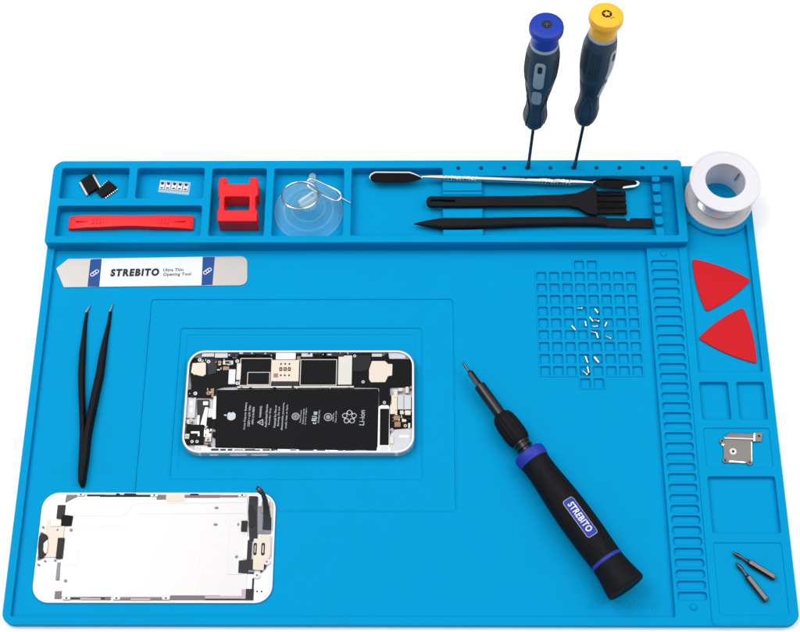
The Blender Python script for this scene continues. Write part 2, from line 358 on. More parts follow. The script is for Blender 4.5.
# ------------------------------------------------------------------ suction cup with split ring
CX, CY = 165.9, 265.9
r = thing('suction_cup', 'clear plastic suction cup with a steel split ring, filling a tray pocket', 'suction cup', (CX, CY, 5))
T = Matrix.Translation((CX, CY, 0))
obj('cup', M().lathe([(21.9, 5.2), (22.1, 5.5), (21.8, 6.1), (19.5, 7.2), (16.5, 8.1), (15.5, 8.9), (12.5, 10.4), (9.5, 11.6), (7.5, 13), (6.2, 14.6), (5.6, 15.0), (0, 15.1)], 64, T), CLEAR, r)
obj('cup_ridge', M().lathe([(11.2, 10.9), (11.0, 11.5), (10.4, 11.7), (10.2, 11.4)], 64, T, cap=False), CLEARR, r)
obj('cup_ridge', M().lathe([(22.15, 5.2), (22.3, 5.6), (22.0, 6.2), (21.2, 6.6)], 64, T, cap=False), CLEARR, r)
obj('cup_ridge', M().lathe([(16.3, 8.15), (16.0, 8.7), (15.4, 8.95), (15.2, 8.7)], 64, T, cap=False), CLEARR, r)
k = M().lathe([(5.4, 14.9), (5.6, 15.3), (5.4, 16.8), (4.6, 17.4), (0, 17.5)], 32, T)
ang = math.radians(38)
obj('knob', k, CLEARK, r)
xd = Vector((math.cos(ang), math.sin(ang), 0)); nd = Vector((math.sin(ang)*.75, -math.cos(ang)*.75, .66)).normalized()
TH = frame((CX+.8, CY-.6, 20.5), nd, xd)
obj('handle', M().plate([rr(-6.5, -4.2, 6.5, 3.6, (3.2, 3.2, 1.2, 1.2), 6), rr(-4.6, .4, 4.6, 2.4, .9, 4)], -1.3, 1.3, .5, 3, mx=TH), CLEARH, r)
obj('pull_tab', M().plate(rr(165.4, 286.0, 169.8, 293.0, 2.0, 6), 6.2, 8.2, .5), CLEARK, r)
rc = Vector((161.3, 269.4, 19.5)); rg = M()
for dz, rad in ((0, 11.6), (.95, 11.5)):
    pth = []
    for i in range(56):
        a = 2*PI*i/56; pth.append(rc+Vector((rad*math.cos(a), rad*math.sin(a)*math.cos(.22), dz-rad*math.sin(a)*math.sin(.22))))
    rg.tube(pth, .55, 8, True)
obj('split_ring', rg, STEEL, r)
# ------------------------------------------------------------------ sim ejector pin
path = [(165.39, 282.97), (166.49, 284.19), (168.76, 284.19), (172.05, 282.87), (178.63, 279.67), (183.97, 276.68), (186.04, 274.81), (186.9, 272.4), (186.3, 270.17), (184.71, 268.88), (182.53, 269.07), (178.03, 271.3), (172.29, 274.47), (166.94, 277.46), (165.24, 279.7), (164.94, 281.57)]
n = len(path); pts = []
for i, (x, y) in enumerate(path): pts.append((x, y, 14.2+1.6*max(0, (178-x)/14)))
rt = thing('eject_pin', 'thin bent wire eject pin with an oval loop, leaning out of the suction cup pocket', 'eject pin', (180, 273, 13))
sm = []
for i in range(n):
    a, b = Vector(pts[i]), Vector(pts[(i+1) % n]); sm += [a*.75+b*.25, a*.25+b*.75]
obj('loop', M().tube(sm, .62, 8, True), CHROME, rt)
a = [(186.55, 271.39), (193.25, 267.49)]
obj('pin', M().tube([(a[0][0], a[0][1], 14.1), (a[1][0]-.4, a[1][1]+.2, 13.55), (a[1][0], a[1][1], 13.5)], [.45, .42, .2], 8), CHROME, rt)
# ------------------------------------------------------------------ double ended metal spatula
r = thing('metal_spatula', 'long double ended metal spatula with mirror blades, dark reflections coloured in, and knurled chrome handle', 'spatula', (292, 286, 9))
def bl(pts, za, zb, xa, xb):
    m = M(); m.plate(rounded(pts, 1.2, 4), -.45, .45, .2)
    for v in m.v: v.z += za+(zb-za)*(v.x-xa)/(xb-xa)
    return m
L0 = [(204.36, 288.02), (205.56, 290.38), (208.4, 291.98), (230.91, 291.75), (234.59, 290.13), (239.89, 286.91), (235.4, 285.6), (229.69, 284.11), (207.67, 284.15), (205.61, 285.66)]
L1 = [(205.04, 287.19), (206.16, 289.27), (208.59, 290.78), (230.67, 290.54), (234.59, 289.02), (239.48, 286.56), (235.23, 285.25), (229.69, 283.85), (207.69, 283.89), (205.88, 285.31)]
R0 = [(346.77, 284.38), (351.4, 287.01), (355.56, 288.6), (366.94, 287.82), (376.27, 286.96), (379.13, 284.78), (378.18, 282.72), (375.48, 281.32), (368.1, 280.3), (354.33, 281.26), (350.35, 282.77)]
R1 = [(347.89, 283.75), (351.69, 286.18), (355.59, 287.4), (366.8, 286.81), (375.86, 285.76), (377.55, 284.25), (376.32, 282.94), (368.1, 281.64), (367.6, 280.14), (354.41, 281.1), (350.67, 282.52)]
bl1 = obj('blade', bl(L0, 11.2, 11.2, 200, 250), CHROME, r); obj('blade_reflection', bl(L1, 11.5, 11.5, 200, 250), DARKREFL, bl1)  # near-black overlay stands for what the bright blade reflects
bl2 = obj('blade', bl(R0, 9.2, 9.0, 345, 380), CHROME, r); obj('blade_reflection', bl(R1, 9.5, 9.3, 345, 380), DARKREFL, bl2)
A = Vector((238.5, 288.2, 11.1)); Bv = Vector((348.5, 284.6, 9.3)); ax = (Bv-A); LL = ax.length
T = frame(A, ax, (0, 0, 1))
obj('rod', M().lathe([(.7, 0), (1.5, 6), (1.9, 12), (1.95, 38), (1.9, 72), (1.9, 96), (1.8, 100), (1.3, LL-3), (.7, LL)], 16, T), CHROME, r)
for s0 in (14.6, 75.5):
    prof = [(1.3, s0)]
    s = s0
    bands = [(1.6, .5), (6.5, 0), (1.4, .5), (7.4, 0), (1.4, .5), (3.1, 0)]
    vs = []; N = 20; rows = 44; rings = []
    for i in range(rows+1):
        z = s0+21.4*i/rows; ph = (i/rows)
        smooth_band = .25 < ph < .31 or .62 < ph < .69 or ph < .06 or ph > .94
        rings.append([T @ Vector(((2.15+(0 if smooth_band else .16*math.sin(6*2*PI*k/N*1.0+i*1.6)*math.cos(i*1.9)))*math.cos(2*PI*k/N), (2.15+(0 if smooth_band else .16*math.sin(6*2*PI*k/N+i*1.6)))*math.sin(2*PI*k/N), z)) for k in range(N)])
    obj('knurled_grip', M().loft(rings), CHROME, r, smooth=20)
# ------------------------------------------------------------------ anti static brush
r = thing('cleaning_brush', 'black plastic brush with a slotted handle and short stiff bristle tufts', 'brush', (300, 270, 8))
hp = [(241.3, 270.2), (241.9, 272.4), (243.8, 273.6), (263, 273.7), (300, 274.2), (327, 275.3), (337.1, 276.4), (342.5, 278.4), (347.2, 281.1), (350.4, 281.2), (351, 278.5), (350.6, 261.2), (349.5, 260.6), (344, 261.7), (338.5, 265.6), (333, 266.9), (327, 267.0), (300, 266.9), (263, 266.4), (243.8, 266.3), (241.9, 267.6)]
hm = M().plate([hp, rr(244.3, 269.5, 259.8, 270.9, .65, 3)], 0, 3.2, .6, 3)
for v in hm.v: v.z += 8.6-1.6*(v.x-240)/110
obj('handle', hm, NYLON, r)
for k in range(4):
    m = M(); y0 = 262.3+4.35*k
    for i in range(70):
        yy = y0+random.random()*3.3; zz = 7.0+random.random()*2.4; e = 369.2+random.uniform(-.5, .4)
        m.tube([(350.2, yy, zz), (360, yy+random.uniform(-.12, .12), zz-.1), (e, yy+random.uniform(-.3, .3), zz-.3)], .2, 4)
    m.box(350.3, y0+.1, 368.8, y0+3.3, 6.6, 9.0, .5)
    obj('bristle_tuft', m, BRIST, r)
# ------------------------------------------------------------------ spudger
xs = [233.2, 236, 240, 246, 251.5, 258, 270, 300, 326, 346, 352, 356, 362, 370, 380, 385.3]
yc = [254.5, 254.6, 254.65, 254.7, 254.7, 254.7, 254.9, 256, 256.6, 256.6, 256.6, 256.4, 256.1, 256.0, 255.9, 255.85]
hw = [.15, .8, 1.6, 2.7, 3.5, 3.5, 3.4, 3.0, 2.8, 2.8, 3.05, 3.15, 3.3, 3.35, 3.4, 3.4]
th = [.3, .8, 1.3, 1.9, 2.3, 2.3, 2.3, 2.3, 2.3, 2.3, 2.2, 1.6, 1.1, .8, .7, .6]
rings = []
for x, y, h, d in zip(xs, yc, hw, th):
    z = 9.3-1.9*(x-233)/152
    c = .35*min(h, d)
    rings.append([(x, y+a, z+b) for a, b in ((-h+c, -d), (h-c, -d), (h, -d+c), (h, d-c), (h-c, d), (-h+c, d), (-h, d-c), (-h, -d+c))])
sp = M().loft(rings[:-4])
sp.plate([(350, 253.6), (356, 253.2), (366, 252.8), (385.3, 252.5), (385.5, 259.2), (371.3, 259.4), (371.2, 258.0), (370.6, 257.4), (369.4, 257.4), (368.8, 258.0), (368.7, 259.4), (358, 259.5), (350, 259.5)], 6.5, 7.9, .3)
tag(obj('spudger', sp, NYLON), 'long black nylon spudger with one pointed end and one flat notched end', 'spudger')
so = bpy.context.scene.collection.objects['spudger']
# ------------------------------------------------------------------ solder wire spool
T = Matrix.Translation((SPX, SPY, 0))
r = thing('solder_spool', 'white plastic spool wound with shiny solder wire, standing at the mat corner', 'spool', (SPX, SPY, 5.8))
def flange(z0, z1, ro):
    return M().lathe([(12.4, z0), (ro-.4, z0), (ro, z0+.35), (ro, z1-.4), (ro-.35, z1), (ro-1.6, z1), (ro-1.9, z1-.25), (13.6, z1-.25), (13.1, z1), (12.7, z1), (12.4, z1-.3), (12.4, z0)], 96, T, cap=False)
obj('flange', flange(5.85, 7.7, 21.9), WHITE, r); obj('flange', flange(28.2, 30.0, 22.3), WHITE, r)
obj('core', M().lathe([(12.4, 7.6), (13.6, 7.6), (13.6, 28.3), (12.4, 28.3), (12.4, 7.6)], 72, T, cap=False), WHITE, r)
pr = [(13.5, 7.8)]
for i in range(24): z = 7.9+.84*i; pr += [(14.7, z), (15.05, z+.2), (15.15, z+.42), (15.05, z+.64)]
pr += [(14.7, 28.1), (13.5, 28.1)]
obj('wire_winding', M().lathe(pr, 72, T, cap=False), SOLDER, r)
a0 = math.radians(35)
obj('wire_end', M().tube([(SPX+12.0*math.cos(a0-.05), SPY+12.0*math.sin(a0-.05), 27.4), (SPX+11.9*math.cos(a0), SPY+11.9*math.sin(a0), 26), (SPX+11.9*math.cos(a0+.05), SPY+11.9*math.sin(a0+.05), 21), (SPX+12*math.cos(a0+.1), SPY+12*math.sin(a0+.1), 17)], .5, 8), SOLDER, r)
# ------------------------------------------------------------------ standing screwdrivers
def wrap(m, ang, lift, T, hr):      # flat (s along the axis, c across) -> bent round a handle
    for v in m.v:
        s, c, z = v.x, v.y, v.z; rad_ = hr(s)+lift+z; a = ang+c/hr(s)
        v.xyz = T @ Vector((rad_*math.cos(a), rad_*math.sin(a), s))
    return m
def strips(s0, s1, w, z, rc, depth=.6):     # badge as thin strips across so it can bend
    m = M(); n = 12; ol = []
    for i in range(n):
        c0 = -w/2+w*i/n; c1 = -w/2+w*(i+1)/n
        def ins(c): 
            e = max(0, abs(c)-(w/2-rc)); return rc-math.sqrt(max(0, rc*rc-e*e))
        ol.append((c0, c1, ins(c0), ins(c1)))
    N = 14; vs = []; fs = []
    cs = [-w/2+w*i/n for i in range(n+1)]
    for c in cs:
        i_ = ins(c)
        for k in range(N+1): vs.append((s0+i_+(s1-s0-2*i_)*k/N, c, z))
    for i in range(n):
        for k in range(N): a = i*(N+1)+k; fs.append((a, a+1, a+N+2, a+N+1))
    base_n = len(vs)
    rim_ = [k for k in range(N+1)]+[i*(N+1)+N for i in range(1, n+1)]+[n*(N+1)+k for k in range(N-1, -1, -1)]+[i*(N+1) for i in range(n-1, 0, -1)]
    for i_ in rim_: vs.append((vs[i_][0], vs[i_][1], -depth))
    L_ = len(rim_)
    for k in range(L_): fs.append((rim_[k], rim_[(k+1) % L_], base_n+(k+1) % L_, base_n+k))
    return m.add(vs, fs)
def driver(label, foot, top, ang0, capmat, mark):
    foot = Vector(foot); top = Vector(top); axv = top-foot
    T = frame(foot, axv, (0, -1, 0)); k = axv.length/137.5
    r = thing('screwdriver', label, 'screwdriver', foot, 'precision screwdrivers standing in the tray holes')
    T = T @ Matrix.Scale(k, 4)
    obj('shaft', M().lathe([(.9, -6), (1.05, -5), (1.05, 47)], 16, T).lathe([(1.3, -.5), (1.3, 5.5), (1.05, 6)], 16, T), SHAFT, r)
    pf = [(1.2, 44.2), (3.0, 44.6), (4.8, 46.2), (6.1, 49), (6.9, 53), (7.1, 56), (6.8, 59), (6.1, 63), (5.85, 66), (5.9, 71), (6.5, 75), (7.35, 80), (8.3, 86), (9.1, 92), (9.75, 97), (9.95, 101), (9.9, 106), (9.7, 112), (9.2, 117), (8.5, 120.5), (7.6, 121.2)]
    def rad(s):
        for (r0, s0), (r1, s1) in zip(pf, pf[1:]):
            if s0 <= s <= s1: return r0+(r1-r0)*(s-s0)/(s1-s0)
        return pf[-1][0]
    rings = []; N = 72
    fine = []
    for (r0, s0), (r1, s1) in zip(pf, pf[1:]):
        for u in (0, .5): fine.append((r0+(r1-r0)*u, s0+(s1-s0)*u))
    fine.append(pf[-1])
    for rr_, s in fine:
        ring = []
        w = max(0, min(1, (s-50)/8))*max(0, min(1, (84-s)/8))        # soft lobes on the lower grip
        step = .35 if 88 < s < 96 else 0
        for j in range(N):
            a = 2*PI*j/N
            q = rr_+w*.35*math.cos(3*(a-ang0))*1.0+step*max(0, math.cos(2*(a-ang0-1.1)))**2
            ring.append((q*math.cos(a), q*math.sin(a), s))
        rings.append(ring)
    h = obj('handle', M().loft(rings, True, T), NAVY, r)
    obj('collar_ring', M().lathe([(7.6, 120.7), (8.35, 120.9), (8.4, 121.5), (8.2, 122.1), (7.5, 122.8)], 48, T), PALEB, r)
    def patch(a_c, s0, s1, w, lift, depth=.7, rc=None):
        return wrap(strips(s0, s1, w, lift, rc if rc else w*.42, depth), a_c, 0, T, rad)
    for a_c in (ang0, ang0+PI):
        w1 = obj('window_inset', patch(a_c, 91.5, 114.5, 6.2, .35), PALEB, r)
        obj('window_slot', patch(a_c, 106.5, 112.2, 2.6, .45, .5), INK, w1)
        obj('window_inset', patch(a_c, 73.5, 87.5, 5.6, .35), PALEB, r)
    for a_c in (ang0+1.15, ang0-1.15, ang0+PI+1.15, ang0+PI-1.15):
        g = M()
        for row in range(4):
            da = (row-1.5)*.17
            for i in range(20):
                s = 92+i*1.15; g.add(*ridge(T, rad, a_c+da, s))
            for i in range(11):
                s = 74+i*1.15; g.add(*ridge(T, rad, a_c+da*1.15, s))
        obj('grip_ridges', g, NAVYD, r)
    for a_c in (ang0+1.15, ang0-1.15, ang0+PI):
        for sg in (-1, 1):
            pts = []
            for i in range(21):
                u = i/20; s_ = 76-27*u; c_ = sg*(.35+3.0*math.sin(PI*min(1, u*.78))**1.4); a_ = a_c+c_/rad(s_); q = rad(s_)+.05
                pts.append(T @ Vector((q*math.cos(a_), q*math.sin(a_), s_)))
            obj('grip_line', M().tube(pts, .42, 8), NAVY, h)
    cap = obj('cap', M().lathe([(7.6, 122.6), (7.9, 123.4), (7.9, 127), (8.0, 129.5), (8.7, 131.2), (9.6, 132.2), (9.85, 133.2), (9.85, 135.2), (9.5, 136.6), (8.6, 137.3), (6.0, 137.5), (0, 137.5)], 64, T), capmat, r)
    TT = T @ Matrix.Rotation(PI/2, 4, 'Z')
    mk = M().plate(circ(0, 0, 2.9, 32), 137.3, 137.62, .05, mx=TT)
    obj('cap_disc', mk, INK, cap)
    if mark == 'star':
        s5 = []
        for i in range(10):
            rr_ = 2.3 if i % 2 == 0 else 1.15; a = PI/2+i*PI/5+.12; s5.append((rr_*math.cos(a), rr_*math.sin(a)))
        obj('star_mark', M().plate(s5, 137.5, 137.7, mx=TT), CAPY, cap)
        obj('size_mark', M().text('P5', 2.9, -3.0, 137.5, 2.4, 1.1, .5, .08, mx=TT), INK, cap)
    else:
        cr = M().plate(rr(-1.9, -.2, 1.9, .2, .05), 137.5, 137.68, mx=TT).plate(rr(-.2, -1.6, .2, 1.6, .05), 137.5, 137.69, mx=TT)
        obj('cross_mark', cr, MAUVE, cap)
        obj('size_mark', M().plate(rot2(rr(4.4, .2, 4.9, 3.6, .1), -.15, 4.6, 2), 137.45, 137.56, mx=TT).plate(rr(3.6, -.4, 4.8, .05, .1), 137.45, 137.55, mx=TT), NAVYP, cap)
    return r
def ridge(T, rad, a, s):
    vs = []
    for ds, lf in ((-.4, .0), (0, .22), (.4, .0)):
        for da in (-.045, .045):
            q = rad(s+ds)+lf+.02; vs.append(T @ Vector((q*math.cos(a+da), q*math.sin(a+da), s+ds)))
    return vs, [(0, 1, 3, 2), (2, 3, 5, 4)]
# ------------------------------------------------------------------ the setting is built above; things follow
driver('navy screwdriver with a royal blue cap, standing upright in the tray edge', (307.1, 293.55, 13), (308.0, 304.7, 150), -.2, CAPB, 'cross')
driver('navy screwdriver with a yellow star marked cap, standing upright in the tray edge', (336.9, 293.5, 13), (342.0, 311.8, 150), .88, CAPY, 'star')
# ------------------------------------------------------------------ steel opening tool
r = thing('opening_tool', 'flat brushed steel opening tool with a white STREBITO sticker, above the tweezers'.replace('STREBITO ', ''), 'opening tool', (95, 222, 2))
ol = [(6.54, 226.44), (12.72, 213.17)] + [(128.61, 214.44), (127.59, 235.21)] + [(13.42, 233.43)]
ol = rounded(ol, [.8, .8, 5.5, 5.5, .8], 8)
obj('steel_blade', M().plate(ol, 2.05, 2.65, .2), BRUSHED, r)
wq = [(35.07, 233.4), (35.3, 213.45)] + [(99.74, 214.27), (99.36, 234.74)]
wq2 = [(99.73, 214.37), (99.18, 234.64)]
st_ = obj('sticker', M().plate([wq[0], wq[1], wq2[0], wq2[1]], 2.6, 2.78, .03), PAPER, r)
for q, rad_ in (([(27.87, 232.8), (27.82, 213.65), (35.2, 213.55), (35.0, 233.2)], 1.0), ([(99.29, 234.43), (99.64, 214.37), (106.53, 214.76), (106.9, 234.42)], 1.0)):
    obj('blue_band', M().plate(rounded(q, [.6, .2, .2, .6], 3), 2.6, 2.8, .03), NAVYP, r)
def links(m, cx, cy, z):
    for k, (dx, dy) in enumerate(((-.75, -.6), (.75, .6))):
        a = .72
        m.plate([rot2(rr(cx+dx-2.1, cy+dy-1.35, cx+dx+2.1, cy+dy+1.35, 1.3, 5), a, cx+dx, cy+dy), rot2(rr(cx+dx-1.6, cy+dy-.85, cx+dx+1.6, cy+dy+.85, .8, 5), a, cx+dx, cy+dy)], z, z+.12+.02*k)
    return m
for (cx, cy) in [(31.44, 223.13), (102.82, 224.35)]:
    obj('logo', links(M(), cx, cy, 2.78), PAPER, r)
q = [(41.52, 223.27), (72.35, 223.73)]
h = [(46.24, 225.99), (46.72, 220.54)]
obj('lettering', M().text('STREBITO', (q[0][0]+q[1][0])/2, (q[0][1]+q[1][1])/2, 2.76, q[1][0]-q[0][0], h[0][1]-h[1][1], math.atan2(q[1][1]-q[0][1], q[1][0]-q[0][0]), .07, .062, .08, None, 1.26), INK, st_)
g = M()
q = [(74.77, 225.14), (87.57, 225.53), (75.03, 221.72), (92.57, 222.2)]
g.text('Ultra Thin', (q[0][0]+q[1][0])/2, (q[0][1]+q[1][1])/2, 2.76, q[1][0]-q[0][0], 2.2, .02, .06, .03, 0, None, 1.1)
g.text('Opening Tool', (q[2][0]+q[3][0])/2, (q[2][1]+q[3][1])/2, 2.76, q[3][0]-q[2][0], 2.9, .02, .06, .03, 0, None, 1.1)
obj('small_lettering', g, GINK, st_)
# ------------------------------------------------------------------ tweezers
r = thing('tweezers', 'black coated tweezers with bare steel tips, lying open left of the phone', 'tweezers', (45, 140, 2))
def arm(cl, w):
    rings = []; n = len(cl)
    for i, (x, y) in enumerate(cl):
        a = Vector(cl[max(i-1, 0)]); b = Vector(cl[min(i+1, n-1)]); d = (b-a).normalized(); nn = Vector((-d.y, d.x))
        h = w[i]; zt = 2.1+1.2*min(1, 9*h/10)+5.0*min(1, h/1.9)*min(1, .25+i/8)
        ring = []
        for u, v in ((-1, 0), (1, 0), (1, .8), (.6, 1), (-.6, 1), (-1, .8)):
            ring.append((x+nn.x*h*u, y+nn.y*h*u, 2.05+(zt-2.05)*v))
        rings.append(ring)
    return M().loft(rings)
la = [(30.64, 200.03), (29.04, 196.11)]; ra = [(44.83, 200.68), (43.8, 196.75)]
lb = [(29.3, 195.64), (28.99, 188.7), (29.27, 177.95), (29.53, 167.32), (30.41, 152.61), (31.83, 140.17), (33.82, 125.84), (35.4, 113.73), (36.59, 97.8), (37.0, 89.93), (37.39, 84.06), (37.64, 81.54)]
rb = [(44.04, 196.28), (43.65, 187.61), (42.77, 177.94), (42.19, 167.31), (41.62, 152.6), (40.29, 140.16), (38.97, 125.84), (38.05, 113.73), (38.1, 97.8), (37.75, 89.93), (37.76, 84.06), (37.83, 81.54)]
wl = [.75, .95, 1.25, 1.75, 1.8, 1.7, 1.6, 1.7, 1.9, 1.9, 1.7, .8]
obj('arm', arm(lb, wl), RUBBER, r); obj('arm', arm(rb, [.75, 1, 1.35, 1.9, 2.2, 2.2, 2.1, 2.0, 1.9, 1.8, 1.6, .8]), RUBBER, r)
for q in (la, ra): obj('tip', arm([(q[0][0]+.4, q[0][1]+.8), q[0], q[1], (q[1][0]-.2, q[1][1]-1)], [.15, .4, .72, .72]), STEEL, r)
# ------------------------------------------------------------------ opened phone
r = thing('opened_phone', 'opened silver phone housing without its screen, showing black battery and boards, mid mat', 'phone', (164.3, 134.7, 1.2))
PX0, PX1, PY0, PY1 = 95.1, 233.6, 101.4, 167.9
fr = M().plate([rr(PX0, PY0, PX1, PY1, 10.5, 12), rr(PX0+1.25, PY0+1.25, PX1-1.25, PY1-1.25, 9.3, 10)], .86, 7.5, .62, 4)
obj('frame', fr, ALU, r)
obj('lip', M().plate([rr(PX0+.75, PY0+.75, PX1-.75, PY1-.75, 9.7, 10), rr(PX0+1.35, PY0+1.35, PX1-1.35, PY1-1.35, 9.2, 10)], 6.8, 7.62, .1), PANELW, r)
obj('inner_plate', M().plate(rr(PX0+1, PY0+1, PX1-1, PY1-1, 9.4, 8), 2.6, 3.6, .1), TRAYW, r)
def Q(x): return x
side = M()
def part(name, poly, z0, z1, material, par=None, rad=.4, b=.15):
    return obj(name, M().plate(rounded(poly, rad, 3) if rad else poly, z0, z1, min(b, rad*.6) if rad else b), material, par or r)
def rp(name, q, z0, z1, material, par=None, rad=.3, b=.12):
    return obj(name, M().plate(rr(q[0], q[1], q[2], q[3], min(rad, .45*min(q[2]-q[0], q[3]-q[1])), 3), z0, z1, min(b, .6*min(rad, .45*min(q[2]-q[0], q[3]-q[1])))), material, par or r)
for q in ((111.77, 101.14, 117.09, 101.76), (123.98, 101.21, 133.91, 101.77), (136.65, 101.15, 146.72, 102.05)):
    rp('side_button', (q[0], PY0-.35, q[2], PY0+.6), 2.9, 4.6, PANELW, None, .3, .3)
for q in ((105.21, 100.93, 106.98, 102.87), (221.94, 100.48, 223.95, 102.44)):
    obj('antenna_line', M().plate(rr(q[0], PY0-.06, q[2], PY0+1.4, .1, 1), 1.6, 7.56, .5, 3), PANELW, r)
# battery
bt = part('battery', [(113.85, 142.02), (211.87, 142.64), (211.32, 103.08), (115.19, 104.94)], 3.5, 7.0, BATT, None, .8, .5)
obj('edge_seam', M().plate([(206.93, 141.73), (207.41, 141.73), (206.93, 103.58), (206.45, 103.58)], 6.5, 7.06, .02), PCB, bt)
bg = M(); wt = 7.0
def vt(s, px, y0, y1, wpx, reg=None): pass
def vtext(m, s, a, b, h, bold=.0):          # text that reads upward, from point a (start) to b (end)
    L = math.hypot(b[0]-a[0], b[1]-a[1]); m.text(s, (a[0]+b[0])/2, (a[1]+b[1])/2, wt-.01, L, h, math.atan2(b[1]-a[1], b[0]-a[0]), .06, bold)
tx = M()
for s, q, h in (('Li-ion Polymer Battery', [(132.05, 116.48), (132.45, 133.85)], 1.5), ('3.82V = 6.91 Whr', [(134.41, 118.24), (134.74, 131.92)], 1.35), ('APN: 616-0805', [(136.74, 119.43), (137.0, 130.78)], 1.25),
    ('WARNING:', [(141.18, 123.88), (141.37, 131.49)], 1.3), ('Authorized Service', [(144.71, 117.74), (144.93, 132.42)], 1.35), ('Provider Only', [(146.89, 119.43), (147.24, 130.06)], 1.3),
    ('Potential for Fire or', [(149.95, 117.6), (150.29, 131.92)], 1.35), ('Burning. Do not', [(152.23, 118.59), (152.46, 130.99)], 1.35), ('disassemble, puncture,', [(154.45, 115.91), (155.03, 133.63)], 1.4), ('crush, heat, or burn.', [(156.79, 117.04), (157.14, 132.41)], 1.3),
    ('Please Recycle', [(165.34, 120.7), (165.73, 128.85)], .9), ('Made from materials', [(166.89, 119.86), (167.24, 129.56)], .9), ('of many origins', [(168.37, 119.29), (168.76, 129.92)], .9),
    ('E214563 MH', [(176.21, 120.7), (176.66, 128.49)], .9), ('UN 38.3 Pass', [(184.84, 121.62), (185.16, 126.81)], .8), ('Class A Cell', [(186.43, 120.66), (186.71, 128.01)], .8)):
    vtext(tx, s, q[0], q[1], h, .012)
obj('warning_print', tx, GLYPH, bt)
q = [(202.08, 119.07), (202.47, 128.65)]; m = M(); vtext(m, 'Li-ion', q[0], q[1], 3.0, .004); obj('chemistry_print', m, GLYPH, bt)
q = [(173.45, 119.85), (173.88, 127.78)]; m = M(); vtext(m, 'c RU us', q[0], q[1], 3.0, .03); obj('approval_mark', m, GLYPHB, bt)
# warning triangle
q = [(139.46, 120.91), (142.89, 122.96), (143.2, 118.87)]
def tri(p, k):
    cx = sum(a for a, _ in p)/3; cy = sum(b for _, b in p)/3
    return [(cx+(a-cx)*k, cy+(b-cy)*k) for a, b in p]
m = M().plate([rounded(tri(q, 1.08), .3, 2), rounded(tri(q, .70), .2, 2)], 6.98, 7.05)
cx = sum(a for a, _ in q)/3; cy = sum(b for _, b in q)/3
m.box(cx-.9, cy-.16, cx+.4, cy+.16, 6.98, 7.05).box(cx+.65, cy-.16, cx+1.0, cy+.16, 6.98, 7.05)
obj('warning_triangle', m, GLYPH, bt)
m = M()
(cx, cy) = (162.41, 124.73)
m.plate([circ(cx, cy, 2.3, 28), circ(cx, cy, 1.9, 28)], 6.98, 7.05)
for i in range(4): m.plate([rot2(circ(cx+.8, cy, .75, 14), i*PI/2+PI/4, cx, cy), rot2(circ(cx+.8, cy, .5, 14), i*PI/2+PI/4, cx, cy)], 6.98, 7.05+.004*i)
(cx, cy) = (181.93, 124.25)
m.plate([circ(cx, cy, 2.5, 28), circ(cx, cy, 2.1, 28)], 6.98, 7.05)
m.box(cx-1.2, cy-.2, cx+1.3, cy+.2, 6.98, 7.05).box(cx-.2, cy-1.3, cx+.2, cy+1.3, 6.98, 7.045).plate([circ(cx, cy, 1.3, 20), circ(cx, cy, 1.0, 20)], 6.98, 7.055)
obj('approval_circle', m, GLYPH, bt)
m = M()
pc = (194.66, 124.25)
for i in range(5):
    a = 2*PI*i/5+PI/2; cx, cy = pc[0]+2.9*math.cos(a), pc[1]+2.9*math.sin(a)
    ar = circ(cx, cy, 1.75, 6); m.plate([rot2(ar, a, cx, cy), rot2(circ(cx, cy, 1.3, 6), a, cx, cy)], 6.98, 7.05+.003*i)
    m.plate([rot2([(cx-1.2, cy+1.5), (cx-.2, cy+2.3), (cx-.1, cy+.8)], a, cx, cy)], 6.98, 7.07+.003*i)
obj('recycling_mark', m, GLYPH, bt)
# fruit shaped emblem
(cx, cy) = (123.84, 124.95); S_ = 2.75
ap = []
for i in range(72):
    a = 2*PI*i/72
    x = S_*math.cos(a)*(1.0+.06*math.sin(a)); y = S_*1.0*math.sin(a)
    y += -.42*math.exp(-((a-PI/2)/.28)**2)+.28*math.exp(-((a-1.5*PI)/.24)**2)
    if (x-S_*1.24)**2+(y-.25)**2 < 1.32**2:
        d = math.sqrt((1.32)**2-(y-.25)**2); x = S_*1.24-d
    ap.append((cx+x, cy+y))
m = M().plate(ap, 6.98, 7.06)
lf = [(cx+.05+.8*u+(.55 if s else -.35)*math.sin(PI*u)*.9, cy+S_*.95+2.0*u+(-.3 if s else .35)*math.sin(PI*u)) for s, us in ((1, [k/8 for k in range(9)]), (0, [1-k/8 for k in range(1, 8)])) for u in us]
m.plate(lf, 6.98, 7.06)
ob = obj('fruit_emblem', m, GLYPHB, bt)
mrot = Matrix.Rotation(PI/2, 4, 'Z')
oc = world_mm(ob); me = ob.data
for v in me.vertices:
    p = Vector((v.co.x/MM+oc.x-cx, v.co.y/MM+oc.y-cy)); v.co.x = (cx-p.y-oc.x)*MM; v.co.y = (cy+p.x-oc.y)*MM
# logic board
lbp = part('logic_board', [(124.9, 166.12), (196.66, 166.07), (197.04, 143.97), (126.07, 143.67)], 3.6, 5.2, PCB, None, .3)
for q, nm in (((127.31, 144.89, 146.75, 163.15), 0), ((164.06, 145.07, 186.45, 162.33), 1)):
    f_ = obj('shield_frame', M().plate([rr(q[0], q[1], q[2], q[3], .4, 2), rr(q[0]+.45, q[1]+.45, q[2]-.45, q[3]-.45, .3, 2)], 5, 6.15, .05), PALEM, r)
    rp('shield_cover', (q[0]+.4, q[1]+.4, q[2]-.4, q[3]-.4), 5, 6.08, PCB, f_)
q = (132.05, 145.35, 145.82, 153.88)
obj('shield_frame', M().plate([rr(q[0], q[1], q[2], q[3], .3, 2), rr(q[0]+.4, q[1]+.4, q[2]-.4, q[3]-.4, .2, 2)], 5.2, 6.22, .05), PALEM, r)
q = (146.68, 147.57, 163.36, 161.68)
